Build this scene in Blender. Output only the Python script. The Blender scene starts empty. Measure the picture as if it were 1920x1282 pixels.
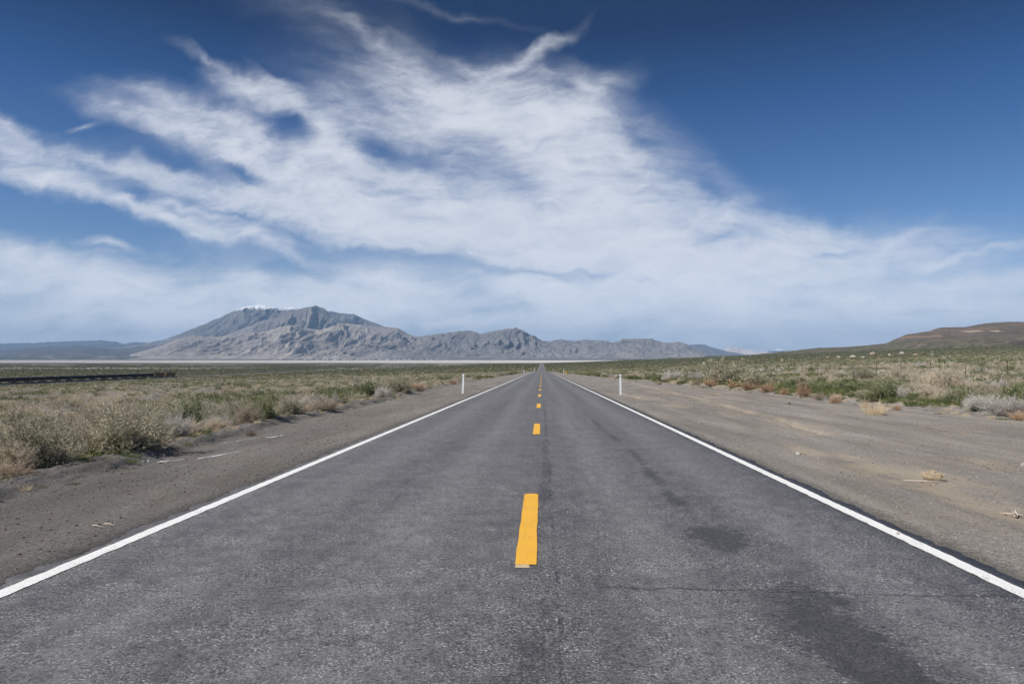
import bpy, math, random
import numpy as np
from mathutils import Vector, Matrix, Euler

SC = bpy.context.scene
COL = SC.collection
R = math.radians
rng = np.random.default_rng(7)
random.seed(7)

# ------------------------------------------------------------------ camera
F = 1427.0                       # focal length in photograph pixels (1920 wide)
CAMZ = 1.6
cam_d = bpy.data.cameras.new('camera')
cam = bpy.data.objects.new('camera', cam_d); COL.objects.link(cam)
cam_d.sensor_width = 36.0; cam_d.lens = F / 1920 * 36.0
cam_d.clip_start = 0.1; cam_d.clip_end = 300000
PITCH, YAW = math.atan(31 / F), math.atan(56 / F)
cam.location = (0, 0, CAMZ)
cam.rotation_euler = (math.pi / 2 + PITCH, 0, YAW)
SC.camera = cam
CM = Euler(cam.rotation_euler).to_matrix()

def ray(px, py):
    d = CM @ Vector(((px - 960) / F, (641 - py) / F, -1.0))
    return d / d.y
def at(px, py, Y):
    d = ray(px, py)
    return Vector((d.x * Y, Y, CAMZ + d.z * Y))

# ------------------------------------------------------------------ light
SUN_EL, SUN_AZ = 46.0, 242.0      # azimuth clockwise from +Y: behind the camera, to the left
SUN_E, SKY_S, EXPO = 4.7, 0.10, 0.38
sd = bpy.data.lights.new('sun', 'SUN'); so = bpy.data.objects.new('sun', sd); COL.objects.link(so)
sd.energy = SUN_E; sd.angle = R(0.53); sd.color = (1.0, 0.955, 0.89)
sv = Vector((math.sin(R(SUN_AZ)) * math.cos(R(SUN_EL)), math.cos(R(SUN_AZ)) * math.cos(R(SUN_EL)), math.sin(R(SUN_EL))))
so.rotation_euler = (-sv).to_track_quat('-Z', 'Y').to_euler()
so.location = (0, 0, 50)
SC.view_settings.view_transform = 'Standard'; SC.view_settings.look = 'None'
SC.cycles.use_denoising = True
SC.view_settings.exposure = EXPO; SC.view_settings.gamma = 1; SC.view_settings.use_curve_mapping = False

# ------------------------------------------------------------------ node helper
class NT:
    def __init__(s, tree): s.t = tree; s.t.nodes.clear()
    def new(s, typ, **kw):
        n = s.t.nodes.new(typ)
        for k, v in kw.items(): setattr(n, k, v)
        return n
    def put(s, sock, v):
        if v is None: return
        if isinstance(v, bpy.types.NodeSocket): s.t.links.new(v, sock)
        else: sock.default_value = v
    def m(s, op, a, b=None, c=None, clamp=False):
        n = s.new('ShaderNodeMath', operation=op, use_clamp=clamp)
        s.put(n.inputs[0], a); s.put(n.inputs[1], b)
        if c is not None: s.put(n.inputs[2], c)
        return n.outputs[0]
    def add(s, a, b): return s.m('ADD', a, b)
    def mul(s, a, b): return s.m('MULTIPLY', a, b)
    def vm(s, op, a, b=None):
        n = s.new('ShaderNodeVectorMath', operation=op)
        s.put(n.inputs[0], a)
        if b is not None: s.put(n.inputs['Scale'] if op == 'SCALE' else n.inputs[1], b)
        return n.outputs['Value'] if op in ('DOT_PRODUCT', 'LENGTH') else n.outputs[0]
    def xyz(s, v):
        n = s.new('ShaderNodeSeparateXYZ'); s.put(n.inputs[0], v); return n.outputs
    def vec(s, x, y, z=0.0):
        n = s.new('ShaderNodeCombineXYZ'); s.put(n.inputs[0], x); s.put(n.inputs[1], y); s.put(n.inputs[2], z); return n.outputs[0]
    def noise(s, v, scale, detail=3, rough=0.55, dist=0.0, color=False, dim='3D', lac=2.0):
        n = s.new('ShaderNodeTexNoise', noise_dimensions=dim)
        s.put(n.inputs['Vector'], v); n.inputs['Scale'].default_value = scale
        n.inputs['Detail'].default_value = detail; n.inputs['Roughness'].default_value = rough
        n.inputs['Distortion'].default_value = dist; n.inputs['Lacunarity'].default_value = lac
        return n.outputs['Color' if color else 'Fac']
    def voro(s, v, scale, feature='F1', out='Distance'):
        n = s.new('ShaderNodeTexVoronoi', feature=feature); s.put(n.inputs['Vector'], v); n.inputs['Scale'].default_value = scale
        return n.outputs[out]
    def mr(s, v, a, b, c=0.0, d=1.0, smooth=True):
        n = s.new('ShaderNodeMapRange', interpolation_type='SMOOTHSTEP' if smooth else 'LINEAR', clamp=True)
        s.put(n.inputs[0], v)
        for i, q in enumerate((a, b, c, d)): s.put(n.inputs[1 + i], q)
        return n.outputs[0]
    def mix(s, f, a, b, mode='MIX'):
        n = s.new('ShaderNodeMix', data_type='RGBA', blend_type=mode, clamp_factor=True)
        s.put(n.inputs[0], f)
        for k, q in ((6, a), (7, b)):
            if isinstance(q, (tuple, list)) and len(q) == 3: q = tuple(q) + (1.0,)
            s.put(n.inputs[k], q)
        return n.outputs[2]
    def scale_col(s, col, f):
        return s.vm('SCALE', col, f)

def material(name, build, rough=0.9, spec=0.2):
    m = bpy.data.materials.new(name); m.use_nodes = True
    t = NT(m.node_tree)
    out = t.new('ShaderNodeOutputMaterial'); b = t.new('ShaderNodeBsdfPrincipled')
    t.t.links.new(b.outputs[0], out.inputs[0])
    b.inputs['Roughness'].default_value = rough; b.inputs['Specular IOR Level'].default_value = spec
    if 'Diffuse Roughness' in b.inputs and rough > .75: b.inputs['Diffuse Roughness'].default_value = .9
    build(t, b)
    return m
def pos(t): return t.new('ShaderNodeNewGeometry').outputs['Position']
def setcol(t, b, c):
    if isinstance(c, (tuple, list)): c = tuple(c)[:3] + (1.0,)
    t.put(b.inputs['Base Color'], c)
def bump(t, b, h, dist, strength=1.0):
    n = t.new('ShaderNodeBump'); n.inputs['Strength'].default_value = strength; n.inputs['Distance'].default_value = dist
    t.put(n.inputs['Height'], h); t.t.links.new(n.outputs[0], b.inputs['Normal'])
def plain(name, c, rough=0.6, spec=0.3, var=0.25, scale=6.0):
    def f(t, b):
        n = t.noise(t.new('ShaderNodeTexCoord').outputs['Object'], scale, 4)
        setcol(t, b, t.mix(n, tuple(x * (1 - var) for x in c), tuple(min(1, x * (1 + var)) for x in c)))
    return material(name, f, rough, spec)

# ------------------------------------------------------------------ sky with cirrus
world = bpy.data.worlds.new('World'); SC.world = world; world.use_nodes = True
def build_world():
    t = NT(world.node_tree)
    out = t.new('ShaderNodeOutputWorld'); bg = t.new('ShaderNodeBackground'); t.t.links.new(bg.outputs[0], out.inputs[0])
    sky = t.new('ShaderNodeTexSky', sky_type='NISHITA', sun_disc=False)
    sky.sun_elevation = R(SUN_EL); sky.sun_rotation = R(SUN_AZ)
    sky.altitude = 1200; sky.air_density = 1.0; sky.dust_density = 0.6; sky.ozone_density = 3.0
    d = t.new('ShaderNodeTexCoord').outputs['Generated']
    dx, dy, dz = t.xyz(d)
    rp = t.new('ShaderNodeValToRGB'); t.put(rp.inputs[0], dz)          # deep polarised blue towards the zenith
    stops = [(0.0, (.52, .60, .72)), (.07, (.53, .58, .69)), (.17, (.35, .49, .65)), (.31, (.105, .275, .475)), (.40, (.008, .105, .225)), (.60, (.08, .13, .22)), (.9, (.36, .40, .46))]
    while len(rp.color_ramp.elements) < len(stops): rp.color_ramp.elements.new(0.5)
    for el, (p_, c_) in zip(rp.color_ramp.elements, stops): el.position = p_; el.color = c_ + (1,)
    skyc = t.mix(1.0, sky.outputs[0], rp.outputs[0], 'MULTIPLY')
    yy = t.m('MAXIMUM', dy, 0.05)
    K = 14.27
    a = t.mul(t.m('DIVIDE', dx, yy), K); e = t.mul(t.m('DIVIDE', dz, yy), K)
    P0 = t.vec(a, e, 0.0)
    # ragged edges: push the coordinates about with noise
    def warp(v, sc, det, amp, rough=.5):
        return t.vm('ADD', v, t.vm('SCALE', t.vm('SUBTRACT', t.noise(v, sc, det, rough, color=True), (0.5, 0.5, 0.5)), amp))
    def rot(v, deg, sx, sy):
        mp = t.new('ShaderNodeMapping'); t.put(mp.inputs['Vector'], v)
        mp.inputs['Rotation'].default_value = (0, 0, R(deg)); mp.inputs['Scale'].default_value = (sx, sy, 1)
        return mp.outputs[0]
    fl = warp(P0, 0.13, 1, 4.5)
    P = warp(warp(P0, 0.8, 2, 0.7), 2.6, 3, 0.28, .6)
    wA = t.noise(rot(fl, 25, 0.22, 1.25), 1.5, 8, 0.67, 0.15)       # filaments falling to the right
    wB = t.noise(rot(fl, -24, 0.22, 1.25), 1.5, 8, 0.67, 0.15)      # filaments rising to the right
    soft = t.noise(P0, 0.42, 4, 0.55, 0.3)
    fine = t.noise(rot(P, 16, 0.5, 1.3), 2.4, 5, 0.62, 0.5)
    lowst = t.noise(rot(fl, 5, 0.20, 1.3), 1.3, 6, .6, .3)
    fib = t.mix(t.mr(dx, -.15, .25), t.vec(t.noise(rot(P, 25, 0.45, 3.0), 2.0, 6, .65, .2), 0.0, 0.0), t.vec(t.noise(rot(P, -20, 0.45, 3.0), 2.0, 6, .65, .2), 0.0, 0.0))
    fib = t.xyz(fib)[0]
    A, B, C = [], [], []
    for (cx, cy, hl, hw, ang, den, kind) in CLOUDS:
        c = ray(cx, cy); c = (c.x * K, c.z * K)
        q = 14.27 / F * 2.15
        mp = t.new('ShaderNodeMapping', vector_type='TEXTURE'); t.put(mp.inputs['Vector'], P)
        mp.inputs['Location'].default_value = (c[0], c[1], 0)
        mp.inputs['Rotation'].default_value = (0, 0, R(-ang)); mp.inputs['Scale'].default_value = (hl * q, hw * q, 1)
        g = t.new('ShaderNodeTexGradient', gradient_type='QUADRATIC_SPHERE'); t.put(g.inputs[0], mp.outputs[0])
        {'a': A, 'b': B, 'h': C}[kind].append((g.outputs['Fac'], den * 1.9))
    def total(lst):
        s = 0.0
        for g, den in lst: s = t.m('MULTIPLY_ADD', g, den, s)
        return s
    sA = t.mul(total(A), t.mr(wA, 0.30, 0.70, 0.45, 1.45)); sB = t.mul(total(B), t.mr(wB, 0.30, 0.70, 0.45, 1.45))
    dens = t.mul(t.add(sA, sB), t.m('POWER', 2.718, t.mul(total(C), .42)))
    dens = t.mul(dens, t.mul(t.mr(fine, 0.25, 0.75, 0.78, 1.22), t.mr(soft, .3, .7, .72, 1.25)))
    dens = t.mul(dens, t.mr(fib, .32, .68, .80, 1.20))
    dens = t.add(dens, t.mul(t.mul(t.mr(e, 0.0, 2.6, 1.0, 0.0), 0.75), t.mr(lowst, .36, .62, .25, 1.5)))         # thin veil low over the horizon
    al = t.m('SUBTRACT', 1.0, t.m('POWER', 2.718, t.mul(dens, -1.5)))
    al = t.mul(al, t.mr(dy, 0.05, 0.3, 0.0, 1.0))
    al = t.mul(al, 0.93)
    cl = t.mix(t.mr(fine, 0.3, 0.7), CLOUD_LO, CLOUD_HI)
    cl = t.scale_col(cl, t.mr(e, 0.0, 2.6, 1.22, 1.0))
    t.put(bg.inputs['Color'], t.mix(al, skyc, cl)); bg.inputs['Strength'].default_value = SKY_S
CB = 6.1
CLOUD_LO, CLOUD_HI = (CB * .90, CB * .945, CB * 1.05), (CB, CB * 1.035, CB * 1.11)
# centre x, y, half length, half width (photograph pixels), tilt, density, family
CLOUDS = [
 (900, 405, 400, 80, 8, 1.0, 'a'), (560, 385, 260, 42, 13, 1.0, 'a'), (1120, 350, 190, 100, 35, .8, 'a'),
 (1000, 270, 230, 55, 18, .7, 'a'), (800, 235, 150, 32, 6, .5, 'a'), (1150, 430, 150, 70, 15, .9, 'a'),
 (1180, 505, 300, 50, 5, .8, 'a'), (1420, 505, 260, 50, -8, .75, 'b'), (1560, 510, 140, 20, -14, .45, 'b'),
 (1500, 440, 170, 18, 10, .42, 'a'), (1350, 412, 50, 14, -25, .5, 'b'), (1660, 465, 75, 10, -32, .4, 'b'),
 (1790, 483, 120, 7, -15, .26, 'b'), (1740, 500, 55, 6, -27, .28, 'b'), (1470, 470, 90, 26, -5, .35, 'b'),
 (310, 228, 130, 22, 16, .66, 'a'), (470, 290, 130, 20, 28, .75, 'a'), (320, 188, 110, 14, 14, .36, 'a'),
 (420, 215, 120, 24, 20, .32, 'a'), (490, 250, 80, 30, 34, .34, 'a'), (480, 165, 65, 20, 16, .72, 'a'),
 (550, 188, 60, 12, 40, .8, 'a'), (605, 235, 50, 22, 52, .6, 'a'), (600, 330, 110, 26, 34, .35, 'a'), (625, 295, 60, 45, 30, .5, 'a'),
 (400, 120, 60, 8, 28, .16, 'a'), (155, 238, 22, 6, -15, .25, 'b'),
 (700, 340, 140, 40, 25, .45, 'a'), (640, 200, 60, 40, 40, .22, 'a'),
 (760, 160, 170, 55, 12, .17, 'a'), (880, 185, 190, 45, 10, .27, 'a'), (1010, 205, 140, 50, 14, .36, 'a'),
 (715, 88, 100, 13, 33, .16, 'a'), (765, 105, 45, 26, 80, .11, 'b'), (1000, 108, 72, 10, -34, .33, 'b'),
 (930, 140, 60, 11, -18, .32, 'b'), (875, 130, 60, 12, 24, .22, 'a'), (860, 28, 130, 8, 14, .045, 'a'),
 (620, 30, 150, 40, 20, .05, 'a'), (1095, 165, 42, 26, 48, .42, 'a'), (1075, 215, 55, 22, -42, .42, 'b'),
 (1140, 150, 50, 22, -10, .16, 'b'), (1040, 150, 40, 12, 20, .16, 'a'), (1180, 280, 45, 18, 25, .36, 'a'),
 (1110, 265, 36, 18, -40, .30, 'b'),
 (548, 230, 34, 27, 40, -3.0, 'h'), (712, 283, 42, 20, 20, -2.2, 'h'), (975, 345, 85, 34, 36, -2.0, 'h'),
 (455, 318, 46, 9, 20, -3.5, 'h'), (330, 298, 120, 18, 17, -5.0, 'h'), (262, 360, 34, 16, 20, -3.5, 'h'), (640, 262, 16, 34, 20, -1.2, 'h'), (800, 295, 40, 20, 30, -1.2, 'h'), (870, 345, 30, 36, 40, -.9, 'h'),
 (1330, 455, 45, 8, -20, -1.5, 'h'), (1060, 165, 26, 9, 24, -1.2, 'h'), (690, 480, 140, 11, 7, -4.5, 'h'), (850, 500, 90, 12, 8, -4.5, 'h'),
 (1000, 512, 90, 8, 8, -2.6, 'h'), (560, 500, 80, 12, 4, -3.0, 'h'), (420, 470, 60, 14, 14, -2.5, 'h'), (330, 500, 90, 10, 14, -2.5, 'h'),
 (1120, 515, 70, 6, 6, -1.6, 'h'), (1200, 530, 40, 4, 0, -1.8, 'h'), (700, 205, 60, 14, 20, -.8, 'h'), (1560, 475, 50, 7, -8, -2.0, 'h'),
 (1690, 525, 90, 12, -12, -2.2, 'h'), (1500, 580, 60, 10, 5, -1.2, 'h'), (930, 560, 60, 14, 10, -1.4, 'h'), (450, 398, 70, 6, 14, -2.0, 'h'), (560, 445, 80, 8, 20, -2.0, 'h'),
 (1335, 362, 60, 20, 40, -2.5, 'h'), (1215, 262, 50, 14, 40, -1.5, 'h'),
 (40, 290, 120, 34, 20, .72, 'a'), (25, 245, 50, 16, 35, .3, 'a'), (190, 305, 66, 11, 15, .52, 'a'),
 (60, 330, 100, 14, 6, .5, 'a'), (185, 366, 150, 11, 19, .5, 'a'), (300, 405, 80, 12, 20, .4, 'a'),
 (400, 425, 120, 18, 13, .72, 'a'), (505, 458, 55, 14, 26, .5, 'a'), (345, 386, 70, 8, 8, .52, 'a'), (240, 378, 60, 8, 14, .3, 'a'),
 (45, 485, 90, 26, 14, .70, 'a'), (150, 530, 150, 34, 12, .78, 'a'), (330, 560, 220, 36, 8, .68, 'a'),
 (120, 565, 190, 22, 8, .5, 'a'), (212, 470, 46, 8, 12, .48, 'a'), (330, 598, 230, 22, 3, .42, 'a'),
 (450, 525, 80, 16, 8, .4, 'a'), (570, 560, 150, 24, 8, .4, 'a'),
 (720, 535, 120, 20, 10, .68, 'a'), (640, 565, 150, 34, 5, .42, 'a'), (800, 545, 64, 8, -4, .38, 'b'),
 (770, 580, 140, 16, 10, .55, 'a'), (860, 602, 100, 8, -3, .34, 'b'), (700, 600, 90, 20, 10, .3, 'a'),
 (1000, 535, 100, 20, 20, .62, 'a'), (1050, 570, 130, 26, 14, .62, 'a'), (1050, 598, 66, 20, 0, .4, 'a'),
 (1210, 560, 190, 18, 6, .4, 'a'), (1300, 540, 160, 16, 3, .35, 'a'),
 (1500, 570, 250, 34, -3, .26, 'b'), (1700, 565, 230, 34, -8, .30, 'b'), (1830, 550, 180, 26, -12, .34, 'b'),
 (1350, 600, 250, 28, 2, .34, 'a'), (1600, 605, 300, 26, -4, .28, 'b'),
]
build_world()

# ------------------------------------------------------------------ numpy noise
_perm = np.random.default_rng(11).permutation(512)
_ang = np.random.default_rng(12).random(512) * 2 * np.pi
def perlin(x, y):
    xi = np.floor(x).astype(np.int64); yi = np.floor(y).astype(np.int64)
    fx, fy = x - xi, y - yi
    u, v = fx * fx * fx * (fx * (fx * 6 - 15) + 10), fy * fy * fy * (fy * (fy * 6 - 15) + 10)
    def g(ix, iy, dx, dy):
        h = _ang[_perm[(_perm[ix & 511] + iy) & 511]]
        return np.cos(h) * dx + np.sin(h) * dy
    a, b = g(xi, yi, fx, fy), g(xi + 1, yi, fx - 1, fy)
    c, d = g(xi, yi + 1, fx, fy - 1), g(xi + 1, yi + 1, fx - 1, fy - 1)
    return ((a + (b - a) * u) * (1 - v) + (c + (d - c) * u) * v) * 1.5
def fbm(x, y, o=4, gain=0.5):
    s, a = 0, 1.0
    for i in range(o):
        s = s + a * perlin(x + 17.3 * i, y - 9.1 * i); x, y, a = x * 2.03, y * 2.03, a * gain
    return s
def ridged(x, y, o=4, gain=0.5):
    s, a, n = 0, 1.0, 0
    for i in range(o):
        s = s + a * (1 - np.abs(perlin(x + 31.7 * i, y + 5.3 * i))) ** 2; n += a; x, y, a = x * 2.1, y * 2.1, a * gain
    return s / n
def sstep(a, b, x):
    t = np.clip((x - a) / (b - a), 0, 1); return t * t * (3 - 2 * t)

# ------------------------------------------------------------------ ground shape (metres; +Y is along the road, z = 0 at the road under the camera)
_yt = np.arange(-200, 60000, 5.0)
_kn = [(-200, 2.5), (0, 0), (340, -4.28), (385, -4.95), (420, -6.0), (520, -9.7), (620, -10.45), (760, -10.5), (1400, -10.8), (2000, -12.2), (2600, -15.2), (3600, -20.5), (4100, -22), (11200, -22), (12200, -8), (14500, 66), (60000, 120)]
_zr = np.interp(_yt, [k[0] for k in _kn], [k[1] for k in _kn])
_zr = np.convolve(np.pad(_zr, 4, mode='edge'), np.ones(9) / 9, 'valid')
def zroad(y): return np.interp(y, _yt, _zr)
def zplain(y):
    return np.interp(y, [-200, 0, 300, 540, 760, 1500, 4100, 11200, 12200, 14500, 60000], [-12, -13, -15.5, -16.7, -17.5, -18.8, -22, -22, -8, 66, 120])
def xl(y): return np.interp(y, [-20, 12, 20, 35, 60, 110, 200, 420], [-7.5, -7.75, -8.6, -8.6, -10.0, -9.3, -7.0, -5.4])
def xr(y): return np.interp(y, [-20, 25, 45, 104, 176, 250, 420], [16.4, 16.3, 15.6, 13.3, 9.0, 6.4, 5.0])
RL, RR = -4.04, 3.64          # edges of the asphalt
def zbase(x, y):
    x = np.asarray(x, float); y = np.asarray(y, float)
    zr = zroad(y)
    far = sstep(1500, 4200, y)
    s = np.clip((-x - 8) / 345.0, 0, 1); s = s * (1 - far) + far * sstep(0, 345, -x)
    left = zr + (zplain(y) - zr) * s - 0.22 * sstep(8, 10.5, -x) * (1 - far)
    rise = 0.040 * np.maximum(x - 13, 0) * (1 - sstep(2500, 7000, y)) * sstep(1500, 500, np.maximum(x, 0) - 0.3 * y)
    right = zr + rise + 0.05 * sstep(14, 20, x)
    z = np.where(x < 0, left, right)
    d = np.abs(x)
    bumps = fbm(x / 9.0, y / 9.0, 3) * 0.10 * sstep(12, 30, d) * sstep(6000, 1500, y) + fbm(x / 60, y / 60, 2) * 0.5 * sstep(30, 160, d) * sstep(4200, 2500, y)
    return z + bumps
def zground(x, y):
    """the sheet itself: sunk under the gravel shoulders and the road"""
    z = zbase(x, y)
    near = sstep(440, 400, np.asarray(y, float))
    lo, hi = xl(y) + 0.3, xr(y) - 0.3
    tr_n = sstep(lo - 0.7, lo, x) * sstep(hi + 0.7, hi, x)
    tr_f = sstep(-7.0, -5.0, x) * sstep(6.6, 4.6, x)
    return z - 0.35 * np.where(near > 0.5, tr_n, tr_f) * np.where(np.asarray(y) > 2700, 0, 1)

# ------------------------------------------------------------------ mesh helpers
def mesh_obj(name, verts, faces, mats, parent=None, smooth=False, mat_idx=None, link=True):
    """verts (n,3) array; faces (m,3) or (m,4) array, or a list of lists"""
    me = bpy.data.meshes.new(name)
    verts = np.asarray(verts, dtype=np.float32)
    if isinstance(faces, np.ndarray):
        k = faces.shape[1]; m = len(faces)
        me.vertices.add(len(verts)); me.vertices.foreach_set('co', verts.ravel())
        me.loops.add(m * k); me.loops.foreach_set('vertex_index', faces.astype(np.int32).ravel())
        me.polygons.add(m); me.polygons.foreach_set('loop_start', np.arange(0, m * k, k, dtype=np.int32))
        if mat_idx is not None: me.polygons.foreach_set('material_index', np.asarray(mat_idx, dtype=np.int32))
        me.polygons.foreach_set('use_smooth', np.full(m, smooth))
        me.update(calc_edges=True); me.validate()
    else:
        me.from_pydata([tuple(v) for v in verts], [], faces)
        for i, p in enumerate(me.polygons):
            p.use_smooth = smooth
            if mat_idx is not None: p.material_index = mat_idx[i]
        me.update()
    for mm in (mats if isinstance(mats, (list, tuple)) else [mats]): me.materials.append(mm)
    o = bpy.data.objects.new(name, me)
    if parent is not None: o.parent = parent
    if link: COL.objects.link(o)
    return o
def grid_faces(nr, nc):
    i = np.arange(nr * nc).reshape(nr, nc)
    return np.stack([i[:-1, :-1], i[:-1, 1:], i[1:, 1:], i[1:, :-1]], -1).reshape(-1, 4)
def tag(o, label=None, cat=None, group=None, kind=None):
    if label: o['label'] = label
    if cat: o['category'] = cat
    if group: o['group'] = group
    if kind: o['kind'] = kind
    return o
def empty(name, loc, rz=0.0):
    o = bpy.data.objects.new(name, None); COL.objects.link(o); o.empty_display_size = 0.2
    o.location = loc; o.rotation_euler = (0, 0, rz); return o
class MB:
    """collects boxes, tubes and rings into one mesh"""
    def __init__(s): s.v, s.f = [], []
    def box(s, c, d, rz=0.0, taper=1.0):
        n = len(s.v); cs, sn = math.cos(rz), math.sin(rz)
        for z in (-1, 1):
            k = taper if z > 0 else 1.0
            for x, y in ((-1, -1), (1, -1), (1, 1), (-1, 1)):
                px, py = x * d[0] / 2 * k, y * d[1] / 2 * k
                s.v.append((c[0] + px * cs - py * sn, c[1] + px * sn + py * cs, c[2] + z * d[2] / 2))
        s.f += [[n + i for i in q] for q in ((3, 2, 1, 0), (4, 5, 6, 7), (0, 1, 5, 4), (1, 2, 6, 5), (2, 3, 7, 6), (3, 0, 4, 7))]
        return s
    def prism(s, prof, y0, y1, axis='y'):
        """closed profile [(a,z)] swept along an axis"""
        n, k = len(s.v), len(prof)
        for w in (y0, y1):
            for a, z in prof: s.v.append((a, w, z) if axis == 'y' else (w, a, z))
        s.f.append([n + i for i in range(k)][::-1]); s.f.append([n + k + i for i in range(k)])
        for i in range(k): s.f.append([n + i, n + (i + 1) % k, n + k + (i + 1) % k, n + k + i])
        return s
    def tube(s, pts, rad, sides=6):
        pts = [Vector(p) for p in pts]; n0 = len(s.v)
        rad = rad if isinstance(rad, (list, tuple)) else [rad] * len(pts)
        for i, p in enumerate(pts):
            t = (pts[min(i + 1, len(pts) - 1)] - pts[max(i - 1, 0)]).normalized()
            u = t.cross(Vector((0, 0, 1)) if abs(t.z) < .9 else Vector((1, 0, 0))).normalized(); w = t.cross(u)
            for k in range(sides):
                a = 2 * math.pi * k / sides; s.v.append(tuple(p + (u * math.cos(a) + w * math.sin(a)) * rad[i]))
        for i in range(len(pts) - 1):
            for k in range(sides):
                a, b = n0 + i * sides + k, n0 + i * sides + (k + 1) % sides
                s.f.append([a, b, b + sides, a + sides])
        s.f.append([n0 + k for k in range(sides)][::-1]); s.f.append([n0 + (len(pts) - 1) * sides + k for k in range(sides)])
        return s
    def build(s, name, mats, parent=None, smooth=False):
        return mesh_obj(name, s.v, s.f, mats, parent, smooth)

# ------------------------------------------------------------------ ground sheet
def ground_mat():
    def f(t, b):
        P = pos(t); x, y, z = t.xyz(P)
        soil = t.mix(t.noise(P, 0.35, 5), (.20, .165, .125), (.30, .255, .20))
        soil = t.mix(t.mr(t.noise(P, 6.0, 4), .35, .7), soil, (.33, .29, .235))
        # plant litter and low growth in clumps, greener some distance off
        lit = t.mr(t.noise(P, 0.9, 6, 0.7), .44, .62)
        soil = t.mix(t.mul(lit, .85), soil, t.mix(t.noise(P, 2.3, 4), (.10, .095, .055), (.19, .165, .115)))
        grn = t.mix(t.noise(P, 0.25, 5), (.050, .054, .028), (.092, .086, .050))
        gd = t.mr(y, 60, 450, 0.15, 0.92)
        gm = t.mul(t.mr(t.noise(t.vec(t.mul(x, .03), t.mul(y, .008)), 1.0, 6, .65), .38, .56), gd)
        col = t.mix(gm, soil, grn)
        # far plain: even dark sage with flecks
        fl = t.mr(t.noise(t.vec(t.mul(x, .12), t.mul(y, .03)), 1.0, 6, .75), .35, .75)
        farc = t.mix(fl, (.045, .052, .034), (.105, .102, .074))
        col = t.mix(t.mr(y, 500, 1300), col, farc)
        rust = t.mul(t.mul(t.mr(y, 880, 960), t.mr(y, 1250, 1050)), t.mr(t.noise(t.vec(t.mul(x, .01), t.mul(y, .02)), 1.0, 5), .42, .58))
        col = t.mix(t.mul(rust, .5), col, (.16, .105, .075))
        # pale alkali streaks and the dry lake itself
        st = t.noise(t.vec(t.mul(x, .0030), t.mul(y, .0085), 3.7), 1.0, 5, .6)
        stm = t.mul(t.mul(t.mr(st, .56, .62), t.mr(y, 1100, 1700)), t.mr(x, -120, -420))
        big = t.mul(t.mr(t.m('ABSOLUTE', t.add(y, t.add(-1620, t.mul(t.noise(P, .01, 4), 120)))), 30, 120, 1, 0), t.mr(x, -560, -800))
        col = t.mix(t.m('MAXIMUM', stm, big), col, (.50, .47, .42))
        edge = t.add(y, t.mul(t.m('SUBTRACT', t.noise(t.vec(t.mul(x, .001), t.mul(y, .001)), 1.0, 5), .5), 900))
        pl = t.mul(t.mr(edge, 3950, 4150), t.mr(edge, 10900, 10500))
        playa = t.mix(t.noise(t.vec(t.mul(x, .0004), t.mul(y, .0016)), 1.0, 5), (.37, .35, .325), (.50, .48, .455))
        col = t.mix(pl, col, playa)
        setcol(t, b, col)
        bump(t, b, t.noise(P, 5.0, 5, .65), .12, .8)
    return material('desert_soil', f, .95, .1)
def build_ground():
    ys = [-40.0]
    while ys[-1] < 48000: ys.append(ys[-1] + max(0.8, 0.012 * abs(ys[-1])))
    ys = np.array(ys)
    u = np.linspace(-1, 1, 520); s = np.sign(u) * (0.35 * np.abs(u) + 0.65 * np.abs(u) ** 3) * 1.05
    wid = 60 + np.maximum(ys, 0)
    X = s[None, :] * wid[:, None]; Y = np.repeat(ys[:, None], len(s), 1)
    Z = zground(X, Y)
    o = mesh_obj('ground', np.stack([X, Y, Z], -1).reshape(-1, 3), grid_faces(len(ys), len(s)), ground_mat(), smooth=True)
    tag(o, kind='structure')
build_ground()

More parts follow.
